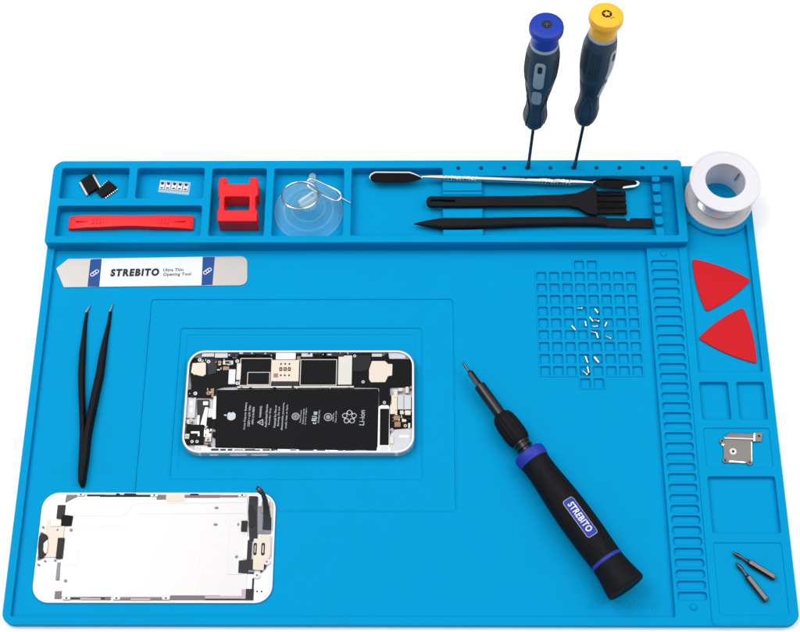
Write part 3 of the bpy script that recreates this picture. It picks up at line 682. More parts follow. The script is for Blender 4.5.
sim = rp('card_reader', q, 4, 6.7, CREAM, None, .3, .2)
m = M()
for x in (350, 392, 434): pass
for (x, y) in [(152.3, 158.99), (154.86, 158.99), (157.42, 158.98), (152.47, 151.47), (154.9, 151.47), (157.46, 151.47)]: m.plate(circ(x, y, .62, 8), 6.5, 6.74)
for (x, y) in [(152.31, 155.55), (154.93, 155.55), (157.49, 155.55)]: m.plate([rr(x-.95, y-1.2, x+.95, y+1.2, .2, 2), rr(x-.45, y-.35, x+.45, y+.35, .1, 2)], 6.5, 6.74)
obj('contact_hole', m, DARKM, sim)
rp('code_print', (147.97, 150.0, 150.82, 152.76), 6.5, 6.73, BRASS, sim)
rp('card_slot', (148.9, 162.34, 161.0, 166.67), 4, 6.2, PANELW)
rp('card_slot_edge', (147.25, 144.82, 163.43, 147.5), 4, 6.0, DARKM)
obj('board_edge', M().plate([(126.06, 144.59), (197.03, 144.83), (197.05, 143.78), (126.11, 143.55)], 5, 5.9, .05), PALEM, r)
rp('connector_cover', (187.25, 145.48, 195.62, 164.69), 4, 6.6, PALEM)
rp('coil', (125.37, 148.58, 128.07, 159.53), 5, 6.7, PALEM)
rp('flex_connector', (120.73, 145.75, 124.78, 155.41), 5, 6.9, WHITE)
# camera block at upper left
cb = part('camera_bracket', [(97.5, 163.58), (125.1, 163.37), (126.95, 163.1), (127.86, 145.29), (117.57, 144.77), (113.68, 143.79), (112.53, 137.61), (97.07, 137.94), (96.46, 142.5), (98.26, 142.82), (98.05, 146.09), (96.83, 155.29)], 3.6, 5.6, PCB, None, .5)
part('camera_cover', [(98.14, 159.58), (106.24, 160.24), (106.72, 152.44), (104.98, 151.0), (101.71, 151.66), (100.45, 152.31), (100.07, 151.66), (97.62, 153.63)], 5, 6.6, CREAM, None, .4)
part('bracket_rib', [(106.16, 163.12), (113.55, 162.45), (112.86, 153.18), (108.07, 151.87), (106.97, 159.79)], 5, 6.1, DARKM, None, .5)
rp('microphone', (116.68, 158.75, 122.94, 161.41), 5, 6.3, PALEM); rp('microphone_port', (117.93, 159.21, 121.82, 160.94), 5, 6.4, DARKM)
rp('sensor', (113.6, 158.46, 115.73, 161.45), 5, 6.2, BRASS); rp('sensor', (116.88, 155.16, 120.68, 157.67), 5, 6.15, BRASS); rp('capacitor', (113.32, 154.96, 115.2, 155.82), 5, 6.15, PALEM)
part('brass_contact', [(110.12, 143.02), (112.35, 143.35), (112.27, 137.49), (111.09, 136.97)], 4, 6.1, BRASS, None, .2)
scr = []
def screw(x, y, z, rad_=1.15, mt=WHITE):
    s = obj('screw', M().lathe([(rad_, z-1), (rad_, z-.15), (rad_-.15, z), (.45, z)], 16, Matrix.Translation((x, y, 0)), cap=False), mt, r)
    obj('screw_recess', M().plate(circ(x, y, .5, 8), z-.8, z-.05), DARKM, s)
for (x, y) in [(102.41, 161.84), (107.86, 160.7), (125.4, 161.03), (126.16, 146.53), (101.14, 139.82)]: screw(x, y, 6.5)
for (x, y) in [(109.12, 140.01)]: screw(x, y, 6.5, 1.5, BRASS)
for (x, y) in [(101.2, 108.95), (104.18, 108.95), (98.01, 112.31), (110.67, 110.7), (197.18, 164.31), (202.55, 147.24), (215.55, 133.83), (228.15, 119.02), (220.17, 116.4)]: screw(x, y, 6.7, 1.0, PALEM)
# top edge clips
for q in ((122.86, 164.88, 136.14, 166.89), (119.84, 163.56, 122.12, 166.09), (140.05, 164.88, 146.67, 166.48), (176.66, 163.85, 190.63, 166.11), (176.81, 163.86, 179.63, 166.19)):
    k_ = rp('edge_clip', q, 4, 6.9, DARKM)
    rp('clip_plate', (q[0]+.28*(q[2]-q[0]), q[1]+.35*(q[3]-q[1]), q[0]+.45*(q[2]-q[0]), q[1]+.75*(q[3]-q[1])), 6.5, 7.0, PALEM, k_, .15, .05)
q = (124.97, 168.6, 133.93, 169.54)
rp('power_button', (q[0], PY1-.7, q[2], PY1+.45), 3.4, 5.4, ALU, None, .3, .3)
for q in ((103.5, 164.03, 111.03, 166.9), (111.49, 163.36, 119.34, 166.69), (164.53, 163.99, 171.35, 166.46)): rp('antenna_plate', q, 3.5, 6.3, TRAYW)
rp('brass_contact', (161.85, 161.01, 164.1, 164.33), 4, 6.4, BRASS)
# left side parts
rp('speaker_plate', (96.15, 124.46, 101.57, 137.67), 3.6, 5.2, TRAYW)
for q in ((98.12, 132.79, 99.63, 135.37), (98.43, 128.22, 99.93, 130.65)): rp('speaker_opening', q, 4.8, 5.3, PANELW)
part('flex_cable', [(102.14, 136.38), (109.65, 136.38), (109.96, 131.22), (107.62, 131.22), (105.05, 119.01), (103.39, 119.01)], 3.6, 5.0, DARKM, None, .4)
rp('flex_strip', (103.14, 119.11, 104.53, 126.19), 4.5, 5.3, PANELW)
part('flex_cable', [(107.46, 131.25), (109.33, 131.25), (108.88, 119.04), (105.16, 119.04)], 4, 5.5, PANELW, None, .2)
rp('flex_connector', (106.15, 132.52, 109.17, 134.88), 4, 5.9, PANELW)
rp('connector_block', (109.01, 117.83, 112.32, 124.19), 4, 6.0, PCB); rp('metal_tab', (109.57, 124.54, 112.32, 130.38), 4, 5.9, PALEM); rp('metal_tab', (107.71, 112.21, 112.39, 117.34), 4, 5.8, PANELW); rp('metal_tab', (108.9, 109.2, 112.38, 112.0), 4, 6.0, PALEM)
rp('metal_rail', (112.31, 123.48, 114.65, 138.11), 4, 6.0, PANELW)
for q in ((112.88, 117.75, 115.01, 123.41), (113.16, 112.14, 114.94, 115.29)): rp('battery_tab', q, 4, 6.3, PCB)
rp('camera_lens_plate', (97.12, 107.66, 107.85, 119.94), 3.7, 5.9, PCB, None, .8)
q = [(100.07, 115.51), (105.17, 115.51), (105.36, 112.56), (104.3, 112.56), (104.19, 114.31), (100.15, 114.31)]; part('bracket_mark', q, 5, 6.05, PANELW, None, .1, .04)
rp('metal_tab', (96.53, 110.81, 99.25, 113.96), 4, 6.2, PALEM); rp('metal_tab', (96.89, 120.44, 99.74, 123.27), 4, 5.7, PALEM)
rp('bottom_plate', (102.44, 103.22, 110.6, 107.05), 3.5, 5.0, TRAYW, None, .8); rp('brass_contact', (108.42, 107.18, 110.82, 108.57), 4, 5.6, BRASS); part('metal_tab', [(110.79, 107.74), (112.44, 107.74), (111.7, 103.56), (110.71, 103.56)], 4, 5.8, DARKM, None, .2)
rp('side_rail', (PX0+12, PY0+1.2, PX1-14, PY0+3.9), 4, 6.5, PANELW, None, .2, .1)
# bottom edge row of clips
for i, q in enumerate(((112.89, 102.86, 117.39, 104.39), (118.3, 103.14, 121.66, 104.25), (122.78, 102.87, 125.49, 104.25), (126.55, 102.87, 132.07, 103.98), (132.93, 102.87, 138.91, 104.12), (138.22, 102.59, 142.09, 103.77), (143.48, 102.87, 147.8, 103.98), (148.41, 102.73, 152.41, 104.12), (159.92, 102.73, 163.26, 104.26), (165.19, 102.87, 173.78, 103.98), (175.71, 103.01, 180.68, 104.12), (188.34, 102.72, 191.33, 103.98), (192.43, 102.73, 198.01, 103.66), (199.1, 102.88, 205.42, 103.67), (206.37, 102.73, 209.13, 103.98))):
    rp('edge_clip', q, 4, 6.9, DARKM if i % 5 != 3 else GREYF, None, .2, .05)
# lower speaker assembly on the right
sa = part('speaker_module', [(195.6, 166.19), (207.39, 166.44), (207.64, 164.35), (213.76, 164.35), (217.57, 166.43), (217.82, 162.69), (230.96, 162.68), (232.64, 161.43), (232.64, 144.98), (218.86, 144.41), (218.92, 135.64), (212.51, 135.64), (212.2, 144.42), (195.98, 144.75)], 3.6, 5.9, PCB, None, .5)
part('speaker_cover', [(207.69, 161.15), (215.71, 161.15), (217.63, 159.16), (220.3, 159.16), (220.11, 151.49), (217.68, 151.25), (215.97, 147.23), (207.33, 147.15), (206.09, 149.12), (206.01, 155.45)], 5, 6.2, CREAM, None, .6)
part('module_rib', [(195.94, 165.23), (207.11, 165.22), (206.94, 160.08), (205.47, 155.53), (200.54, 154.3), (196.13, 154.46)], 5, 6.1, BLACK, None, .8)
rp('antenna_plate', (207.63, 164.05, 213.77, 166.06), 4, 6.2, TRAYW); part('antenna_plate', [(217.57, 167.38), (226.37, 167.54), (229.43, 165.88), (230.58, 164.21), (228.67, 162.55), (218.36, 162.56)], 4, 6.3, TRAYW, None, .8)
rp('metal_tab', (228.06, 162.14, 230.58, 164.21), 4, 6.6, GREYF)
part('speaker_module', [(212.48, 138.88), (219.65, 138.88), (218.93, 134.03), (218.58, 130.0), (212.56, 130.8)], 3.6, 5.8, PCB, None, .3)
part('charging_port_cover', [(219.81, 138.72), (223.28, 138.72), (223.33, 126.63), (218.98, 126.47), (218.95, 131.86), (219.84, 133.06)], 4, 6.4, CREAM, None, .4)
rp('charging_port', (223.58, 129.44, 231.58, 138.72), 4, 6.6, TRAYW, None, .5); rp('port_groove', (227.05, 129.84, 227.53, 138.32), 6, 6.66, GREYF)
for q in ((221.15, 137.1, 223.44, 142.38), (223.79, 141.16, 226.44, 143.19), (228.33, 139.94, 230.22, 144.0), (230.82, 142.78, 232.64, 144.57), (224.98, 126.23, 227.23, 128.64), (227.98, 125.83, 231.36, 128.64), (221.24, 122.24, 225.0, 125.43), (226.12, 121.44, 228.74, 123.04), (229.86, 117.46, 231.14, 120.64)):
    rp('port_bracket', q, 4, 6.7, random.choice((PALEM, BRASS, PALEM, CREAM)))
rp('port_board', (218.95, 116.97, 232.63, 129.35), 3.6, 5.4, PCB); rp('port_chip', (221.63, 118.41, 225.38, 121.83), 5, 6.0, BRASS)
mf = [(212.04, 131.05), (213.68, 132.1), (217.82, 132.1), (218.65, 130.65), (218.83, 103.67), (211.71, 103.67)]
hp_ = [(213.1, 129.68), (218.36, 129.68), (218.22, 106.65), (213.02, 106.65)]
obj('vibration_motor_frame', M().plate([rounded(mf, .8, 3), hp_], 3.6, 6.6, .15), PANELW, r)
rp('vibration_motor', (213.03, 106.73, 218.29, 129.6), 3.6, 6.9, BATT, None, .3, .1); rp('metal_tab', (213.18, 103.04, 218.02, 106.02), 4, 6.75, PALEM)
part('corner_plate', [(221.28, 116.82), (232.63, 117.85), (232.63, 106.95), (229.51, 103.19), (218.76, 103.03), (219.06, 113.25)], 3.6, 5.6, TRAYW, None, .8)
rp('corner_slot', (224.65, 111.83, 230.24, 113.25), 5, 5.75, PANELW); rp('metal_tab', (218.92, 107.66, 221.33, 112.39), 4, 6.2, PALEM)
rnd = random.Random(11)
for (x0, y0, x1, y1, n_) in ((111.95, 154.95, 124.93, 162.91, 9), (98.76, 159.79, 106.32, 163.12, 4), (97.31, 137.29, 112.55, 143.47, 6), (117.47, 164.22, 146.5, 168.24, 10), (163.52, 164.19, 195.48, 168.21, 10), (127.91, 142.79, 195.87, 144.44, 10), (219.33, 117.06, 232.48, 129.36, 16), (106.81, 108.78, 113.04, 118.61, 8), (96.18, 119.67, 102.75, 123.56, 5), (116.92, 102.56, 210.83, 103.6, 14)):
    for i in range(n_):
        w_, h_ = rnd.uniform(.5, 1.6), rnd.uniform(.4, .9)
        if rnd.random() < .4: w_, h_ = h_, w_
        x = rnd.uniform(x0, x1-w_); y = rnd.uniform(y0, max(y0+.01, y1-h_))
        obj('capacitor', M().box(x, y, x+w_, y+h_, 5, 6.75+rnd.uniform(-.2, .25), .08), rnd.choice((PALEM, PALEM, CREAM, DARKM, PCB, BRASS, TRAYW, DARKM)), r)
# ------------------------------------------------------------------ screen panel, lying face down
r = thing('screen_panel', 'white phone screen panel lying face down with a dark flex cable sticking up', 'screen', (84, 45, 2))
SX0, SX1, SY0, SY1 = 15.1, 152.4, 12.8, 78.2
obj('front_frame', M().plate(rr(SX0, SY0, SX1, SY1, 10, 12), 2.05, 3.7, .5, 4), PANELW, r)
obj('bezel_lip', M().plate([rr(SX0+.9, SY0+.9, SX1-.9, SY1-.9, 9.2, 12), rr(SX0+1.5, SY0+1.5, SX1-1.5, SY1-1.5, 8.8, 12)], 3.5, 3.82, .1), WHITE, r)
body = [(28.28, 75.75), (35.35, 75.75)]
lc = part('shield_plate', [(28.83, 71.6), (35.37, 75.57), (135.67, 76.42), (137.0, 49.42), (138.06, 18.42), (137.73, 15.83), (30.77, 16.1), (29.58, 39.85)], 3.6, 4.3, LCDW, None, .3)
part('film_corner', [(29.12, 76.45), (35.3, 76.46), (35.32, 75.11), (29.57, 72.06), (28.81, 72.06)], 3.6, 4.45, MAUVE, None, .2, .05)
for q, mt, nm in (((41.16, 75.79, 51.85, 76.77), INK, 'film_edge'), ((48.83, 75.26, 78.52, 76.62), INK, 'film_edge'), ((82.39, 73.61, 88.08, 76.54), MAUVE, 'film_corner'), ((98.72, 74.73, 119.55, 76.55), MAUVE, 'film_edge'), ((110.64, 74.98, 130.19, 76.36), MAUVE, 'film_edge'),
    ((87.87, 72.52, 98.73, 76.54), CREAM, 'film_tab'), ((49.37, 14.39, 60.63, 15.84), MAUVE, 'film_edge'), ((66.08, 14.26, 90.39, 15.6), MAUVE, 'film_edge'), ((72.1, 14.08, 83.31, 15.27), PALEMAUVE, 'film_tab'), ((94.47, 14.47, 123.01, 16.93), MAUVE, 'film_edge'), ((114.34, 14.48, 135.91, 16.68), PALEMAUVE, 'film_edge'), ((114.43, 14.42, 137.8, 15.09), INK, 'film_edge'), ((135.09, 14.99, 137.9, 20.53), PALEMAUVE, 'film_corner'), ((137.49, 14.36, 141.96, 20.73), DARKM, 'film_corner'), ((140.86, 20.54, 141.8, 26.95), INK, 'film_edge'), ((28.52, 14.99, 32.39, 19.32), MAUVE, 'film_corner'),
    ((37.95, 14.64, 57.32, 15.63), DARKM, 'film_edge'), ((43.35, 14.38, 55.13, 15.39), PALEMAUVE, 'film_tab')):
    global_z = 4.40+.012*len([c for c in r.children if c.name.startswith('film')])
    rp(nm, q, 3.6, global_z, mt, None, .2, .03)
for q in ((58.37, 76.07, 60.42, 77.35), (63.13, 76.07, 69.95, 77.35), (101.98, 76.27, 106.72, 77.19)): rp('clip', q, 3.6, 4.9, INK, None, .15, .05)
for (x, y) in [(37.71, 76.61), (80.88, 76.26), (132.57, 76.27), (35.54, 15.18), (64.04, 15.19), (92.25, 15.22)]:
    k_ = obj('clip', M().plate(rr(x-2.2, y-.9, x+2.2, y+.9, .4, 2), 3.6, 4.95, .1), PALEM, r); obj('clip_hole', M().plate(circ(x, y, .55, 8), 4.5, 5.0), INK, k_)
# embossed steps of the shield
em = [(32.42, 64.29), (62.3, 63.95), (65.22, 65.68), (68.36, 70.22), (71.29, 72.05), (110.92, 71.89), (135.51, 72.54)]
obj('shield_step', M().plate([(x, y+.0) for x, y in em]+[(x, y-.55) for x, y in em[::-1]], 4.1, 4.42, .08), LCDW, lc)
em = [(71.85, 65.23), (134.12, 65.27)]; obj('shield_step', M().box(em[0][0], em[1][1]-.2, em[1][0], em[0][1]+.3, 4.1, 4.4, .07), LCDW, lc)
em = [(28.74, 57.52), (63.73, 57.54)]; obj('shield_step', M().box(em[0][0], em[1][1]-.2, em[1][0], em[0][1]+.3, 4.1, 4.4, .07), LCDW, lc)
q = (30.02, 34.52, 39.82, 51.06)
obj('shield_pad', M().box(q[0], q[1], q[2], q[3], 4.1, 4.42, .07, .6), LCDW, lc)
q = (126.35, 29.04, 133.28, 60.6); obj('shield_pad', M().plate(rr(q[0], q[1], q[2]+2, q[3], 1.2, 4), 4.1, 4.5, .1), LCDW, lc)
for (x, y), e in zip([(34.0, 55.18), (33.86, 25.27), (117.91, 68.63), (117.89, 58.57), (131.13, 58.58), (131.17, 39.35)], (1, 1, 1.3, 1.3, .7, 1)):
    obj('screw_hole', M().plate(circ(x, y, .95*e, 14, .95 if e <= 1 else .7), 4.1, 4.58, .03), GREYF, lc)
# left end: home button cluster
rp('flex_plate', (24.72, 62.09, 29.32, 70.26), 3.6, 4.8, DARKM)
part('flex_connector', [(28.21, 64.08), (29.37, 64.2), (34.4, 63.6), (33.97, 57.58), (29.49, 57.46), (28.16, 57.34), (27.62, 61.36)], 3.6, 5.1, PCB, None, .5)
hb = rp('button_bracket', (19.32, 39.04, 30.08, 61.36), 3.6, 4.9, CREAM, None, 1.0)
rp('bracket_tab', (21.76, 57.1, 28.0, 60.88), 4.5, 5.4, PALEM, hb)
rp('flex_strip', (27.03, 38.1, 30.89, 50.42), 3.6, 5.3, INK); rp('flex_strip', (28.04, 25.68, 30.03, 36.02), 3.6, 4.6, GREYF, None, .2)
part('home_button', [(17.15, 37.9), (16.09, 45.09), (16.07, 51.01), (17.25, 53.12), (19.92, 52.33), (21.22, 51.01), (21.31, 48.38), (19.72, 47.06), (19.4, 42.47), (21.53, 40.52), (19.51, 38.56)], 3.6, 5.6, INK, None, .6)
part('button_cap', [(19.14, 47.0), (21.26, 49.31), (21.9, 46.35), (21.76, 41.77), (20.59, 40.79), (19.41, 42.74)], 3.6, 5.7, PALEM, None, .4)
for q in ((16.14, 52.13, 18.08, 53.8), (16.26, 37.49, 17.93, 39.31)): rp('bracket_tab', q, 3.6, 5.2, GREYF)
for (x, y) in [(17.6, 56.85), (26.23, 55.18), (17.47, 34.58), (20.93, 36.79), (26.64, 37.19)]: obj('screw_hole', M().plate(circ(x, y, .65, 10), 3.6, 5.05), GREYF, r)
st2 = M(); (cx, cy) = (21.01, 70.2)
for i in range(3):
    st2.text('8O0C6', cx, cy+(i-1)*1.9, 3.69, 5.2, 1.2, .5, .05, 0)
st2 = M()
for i in range(7):
    st2.plate(rot2(rr(cx-3.6, cy+(i-3)*1.05-.14, cx+3.6-.5*abs(i-3), cy+(i-3)*1.05+.14, .05, 1), .6, cx, cy), 3.6, 3.74)
obj('stamp_print', st2, STAMP, r)
# right end: earpiece and front camera cluster
part('flex_plate', [(136.61, 75.77), (141.69, 75.58), (142.8, 48.83), (138.04, 48.83), (136.57, 66.71)], 3.6, 4.9, DARKM, None, .4)
part('flex_cable', [(137.13, 70.38), (139.37, 68.83), (141.01, 64.78), (141.2, 57.98), (138.9, 56.13), (137.31, 57.98)], 4, 5.2, BLACK, None, .6)
rp('flex_connector', (133.01, 54.23, 136.5, 60.69), 3.6, 5.3, INK, None, .4)
rp('flex_plate', (141.55, 53.12, 150.36, 69.51), 3.6, 4.85, GREYF); rp('metal_tab', (142.63, 53.98, 146.47, 59.52), 4, 5.1, GREYF)
rp('sensor', (144.3, 65.29, 146.13, 72.45), 3.6, 5.3, BRASS); rp('metal_tab', (148.98, 62.25, 150.62, 72.52), 3.6, 5.2, CREAM)
part('flex_connector', [(132.61, 37.09), (140.66, 37.95), (141.36, 33.86), (141.57, 29.53), (132.66, 29.91)], 3.6, 5.0, DARKM, None, .3)
rp('flex_strip', (137.11, 37.43, 139.67, 49.19), 3.6, 5.1, DARKM); rp('flex_strip', (134.9, 38.07, 137.98, 51.16), 3.6, 4.9, PANELW)
rp('metal_tab', (138.33, 30.13, 141.56, 31.41), 4.5, 5.3, GREYF)
ep = part('earpiece_cover', [(140.65, 49.87), (144.82, 49.87), (144.7, 52.37), (150.49, 52.05), (150.81, 39.93), (149.51, 37.65), (147.31, 37.0), (147.25, 31.18), (141.0, 31.62)], 3.6, 5.6, CREAM, None, .5)
for q in ((140.79, 40.0, 142.73, 47.38), (145.27, 39.87, 147.39, 47.38)):
    e_ = rp('earpiece_slot', q, 5.3, 5.72, INK, ep, 1.0); rp('slot_insert', (q[0]+.7, q[1]+1.4, q[2]-.7, q[3]-1.4), 5.5, 5.78, PALEM, e_, .4)
part('metal_tab', [(147.55, 37.76), (150.24, 37.57), (150.21, 35.16), (148.94, 35.16), (148.1, 32.57), (145.36, 29.8), (145.3, 31.28), (147.49, 31.93)], 3.6, 5.3, INK, None, .2)
for (x, y) in [(148.77, 36.27), (143.53, 28.38)]:
    k_ = obj('clip', M().plate(circ(x, y, 1.9, 18), 3.6, 5.45, .2), WHITE, r); obj('clip_hole', M().plate(circ(x, y, .7, 10), 5.2, 5.5), GREYF, k_)
for (x, y) in [(143.84, 19.4), (146.37, 19.41)]: obj('screw_hole', M().plate(circ(x, y, .55, 10), 3.4, 3.78), INK, r)
# flex ribbon rising from the panel
cen = [(148.0, 55.23), (148.09, 60.15), (147.6, 64.48), (147.14, 68.21)] + [(146.67, 71.63), (145.31, 75.38)] + [(143.01, 77.36)]
zz = [5.2, 5.6, 6.2, 7.0, 8.6, 10, 11]; ww = [2.6, 2.4, 2.0, 1.7, 1.5, 1.3, 1.6]
vs = []; rings = []
for i, ((x, y), z, w) in enumerate(zip(cen, zz, ww)):
    a = Vector(cen[max(0, i-1)]); b = Vector(cen[min(len(cen)-1, i+1)]); d = (b-a).normalized(); nn = Vector((-d.y, d.x))
    rings.append([(x+nn.x*w, y+nn.y*w, z), (x+nn.x*w, y+nn.y*w, z+.25), (x-nn.x*w, y-nn.y*w, z+.25), (x-nn.x*w, y-nn.y*w, z)])
obj('ribbon_cable', M().loft(rings), FLEX, r)
q = [(141.92, 80.08), (145.28, 77.58), (144.37, 75.08), (140.96, 77.39)]
hd = part('cable_end', q, 10.8, 12.0, FLEX, None, .4); q2 = [(sum(p[0] for p in q)/4+(p[0]-sum(p_[0] for p_ in q)/4)*.3, sum(p[1] for p in q)/4+(p[1]-sum(p_[1] for p_ in q)/4)*.3) for p in q]
part('cable_contact', q2, 11.8, 12.2, BRASS, hd, .2)
# ------------------------------------------------------------------ tiny screws on the grid
def tiny(name):
    m = M().lathe([(.35, 0), (.52, .1), (.5, 3.2), (.52, 3.3)], 10, Matrix.Rotation(PI/2, 4, 'Y'))
    m.lathe([(.95, 3.2), (1.0, 3.3), (1.0, 3.75), (.85, 3.95), (0, 4.0)], 12, Matrix.Rotation(PI/2, 4, 'Y'))
    return m
sc = [[(334.92, 198.3), (338.47, 198.29)], [(346.13, 197.89), (347.97, 194.82)], [(342.67, 191.77), (344.48, 189.3)], [(345.36, 190.21), (348.25, 189.43)], [(339.76, 188.98), (340.0, 185.74)], [(343.71, 185.87), (347.17, 185.87)], [(352.79, 188.52), (351.32, 185.41)], [(331.21, 186.2), (333.42, 183.17)], [(343.04, 182.19), (345.65, 181.55)], [(346.21, 181.23), (347.06, 177.57)], [(352.12, 178.97), (354.79, 177.56)], [(338.54, 165.5), (339.88, 161.07)], [(344.17, 165.18), (346.67, 161.07)], [(336.31, 156.04), (339.29, 153.09)], [(339.46, 158.55), (340.1, 154.34)]]
slab = ['tiny steel screw lying level in a grid cell, topmost on the left', 'tiny steel screw slanting down to the right, topmost on the right', 'tiny steel screw slanting, whose lower end touches another screw near the middle', 'tiny steel screw nearly level, right half of the touching pair near the middle', 'tiny steel screw standing nearly upright in view, left of the middle pair', 'tiny steel screw lying level just below the touching pair', 'tiny steel screw leaning to the right, rightmost of the upper scatter', 'tiny steel screw slanting on a grid line, leftmost of all', 'tiny steel screw nearly level, upper part of the bent looking pair', 'tiny steel screw nearly upright, lower part of the bent looking pair', 'tiny steel screw slanting slightly, lowest and rightmost of the upper scatter', 'tiny steel screw in the lower scatter, upper left one', 'tiny steel screw in the lower scatter, upper right one', 'tiny steel screw in the lowest pair, slanting strongly to the right', 'tiny steel screw in the lowest pair, nearly upright']
proto = None
for (a, b), lab in zip(sc, slab):
    a, b = Vector(a), Vector(b); d = b-a; L = d.length; c = (a+b)/2
    if proto is None:
        proto = obj('tiny_screw', tiny('s'), CHROME, None, origin=(2, 0, 0)); o = proto
    else:
        o = proto.copy(); C.objects.link(o)
    o.location = Vector((c.x, c.y, 2.75))*MM
    o.rotation_euler = (0, 0, math.atan2(d.y, d.x)); o.scale = (max(.9, L/4.0),)*3
    tag(o, lab, 'screw', 'tiny steel screws on the grid')
# ------------------------------------------------------------------ red opening picks
def pick(pts, bulge, label):
    out = []
    for i in range(3):
        a, b = Vector(pts[i]), Vector(pts[(i+1) % 3]); d = b-a; n = Vector((d.y, -d.x)).normalized()
        cen = sum((Vector(p) for p in pts), Vector((0, 0)))/3
        if (a+b).dot(n)/2-cen.dot(n) < 0: n = -n
        for k in range(10):
            u = k/10; out.append(tuple(a+d*u+n*bulge*4*u*(1-u)))
    o = obj('opening_pick', M().plate(rounded(out, 1.7, 3), 3.05, 4.2, .4, 3), REDM)
    return tag(o, label, 'pick', 'red opening picks in the side pocket')
pick([(409.32, 232.13), (444.68, 217.28), (414.86, 195.22)], 1.9, 'flat red triangular pick pointing right, in the pocket nearest the spool')
pick([(437.88, 198.15), (442.61, 160.24), (408.3, 177.17)], 1.9, 'flat red triangular pick pointing left, at the front end of its pocket')
# ------------------------------------------------------------------ metal bracket
r = thing('metal_bracket', 'small grey metal shield bracket with screw lugs in a shallow side pocket', 'bracket', (428, 105, 5.1))
zb = 5.15
body = [(418.2, 111.5), (434.13, 110.74), (433.97, 109.17), (433.32, 103.84), (433.05, 95.44), (430.8, 95.26), (429.95, 95.63), (416.16, 95.87), (416.02, 97.61), (416.78, 103.84), (416.51, 107.29), (417.29, 108.1), (417.27, 109.17)]
lug = []
pl = obj('plate', M().plate(rounded(body, .4, 2), zb, zb+.9, .15), PLATEM, r)
obj('raised_flange', M().plate([(420.55, 114.3), (435.19, 113.79), (434.94, 111.28), (418.11, 111.59)], zb+.2, zb+1.9, .2), GUN, r)
obj('flange_edge', M().plate([(417.84, 111.9), (434.92, 111.15), (434.81, 110.02), (417.49, 110.65)], zb+.2, zb+1.7, .2), PALEM, r)
obj('mounting_arm', M().plate(rounded([(435.5, 114.67), (440.72, 114.67), (439.54, 109.0), (434.04, 109.0), (434.18, 110.38), (435.08, 110.51)], .4, 2), zb+.1, zb+1.2, .15), PLATEM, r)
obj('arm_edge', M().plate([(435.23, 114.17), (436.3, 114.17), (435.66, 109.08), (434.71, 109.08)], zb+.3, zb+1.8, .2), CHROME, r)
for nm, (x, y), e, hr in zip(('lug',)*4, [(416.26, 109.49), (416.89, 97.25), (431.23, 95.95), (422.14, 102.92)], (1.6, 1.5, 1.6, 2.2), (.7, .7, .7, .8)):
    l_ = obj('lug', M().plate(circ(x, y, e, 20), zb+.05, zb+1.15, .25), PALEM if e > 2 else PLATEM, r); obj('lug_hole', M().plate(circ(x, y, hr, 12), zb+.9, zb+1.2), INK, l_)
(x, y) = (438.4, 112.47); obj('lug_hole', M().plate(circ(x, y, .75, 12), zb+1, zb+1.25), INK, r)
q = [(419.26, 97.44), (428.76, 96.51), (428.67, 95.58), (419.14, 96.2)]; obj('bright_edge', M().plate(q, zb+.5, zb+1.25, .2), CHROME, r)
obj('bright_edge', M().plate([(433.43, 108.99), (433.97, 108.99), (432.79, 96.2), (432.32, 96.2)], zb+.5, zb+1.0, .1), STEEL, r)
(x, y) = (416.53, 107.3); obj('bright_edge', M().plate(circ(x, y, .9, 12), zb+.3, zb+1.2, .2), CHROME, r)
# ------------------------------------------------------------------ loose bits
def bit(a, b, label):
    a = Vector((a[0], a[1], 6.9)); b = Vector((b[0], b[1], 7.1)); d = b-a; L = d.length
    T = frame(a, d, (0, 0, 1))
    r = thing('driver_bit', label, 'driver bit', (a.x, a.y, 5.1), 'loose driver bits')
    hx = M().lathe([(1.1, L*.335), (1.9, L*.38), (2.0, L*.4), (2.0, L*.95), (1.7, L*.985), (1.2, L)], 6, T @ Matrix.Rotation(PI/6, 4, 'Z'))
    obj('hex_shank', hx, BITM, r, smooth=15)
    obj('tip', M().lathe([(.35, 0), (.75, L*.04), (1.2, L*.10), (1.25, L*.15), (.85, L*.2), (.85, L*.27), (1.0, L*.30), (1.2, L*.34)], 14, T), BITM, r)
    return r
q = [(416.01, 41.62), (438.66, 26.4)]; bit(q[0], q[1], 'dark grey hex bit lying behind, its shank pointing to the right edge of the mat')
q = [(417.27, 35.76), (432.43, 13.34)]; bit(q[0], q[1], 'dark grey hex bit lying in front, its shank pointing to the mat corner')
# ------------------------------------------------------------------ precision driver lying on the floor of the mat
A = Vector((263.0, 158.4, 10.2)); Bv = Vector((352.6, 19.4, 13.9)); ax = Bv-A; LL = ax.length
T = frame(A, ax, (0, 0, 1))      # local z: tip to end, local x: up
r = thing('precision_driver', 'black precision screwdriver with violet blue rings and a bit fitted, lying across the mat', 'screwdriver', ((A.x+Bv.x)/2, (A.y+Bv.y)/2, 2))
obj('bit', M().lathe([(.45, 0), (.75, .6), (.8, 6.6), (1.6, 8.2)], 14, T).lathe([(1.7, 7.6), (2.0, 8.1), (2.0, 19)], 6, T), GUN, r, smooth=20)
obj('sleeve', M().lathe([(2.2, 18), (3.2, 18.1), (3.55, 18.7), (3.6, 42)], 32, T), SHINYB, r)
kn = []
for rr_, s in [(3.6, 40.5), (4.6, 40.8), (5.6, 41.6), (6.4, 44), (6.9, 48), (7.0, 55), (6.7, 59), (6.0, 61.2), (5.4, 61.8)]:
    kn.append([(T @ Vector(((rr_+.18*math.cos(18*2*PI*j/72)*(1 if 42 < s < 61 else 0))*math.cos(2*PI*j/72), (rr_+.18*math.cos(18*2*PI*j/72)*(1 if 42 < s < 61 else 0))*math.sin(2*PI*j/72), s))) for j in range(72)])
obj('chuck', M().loft(kn), RUBBER, r)
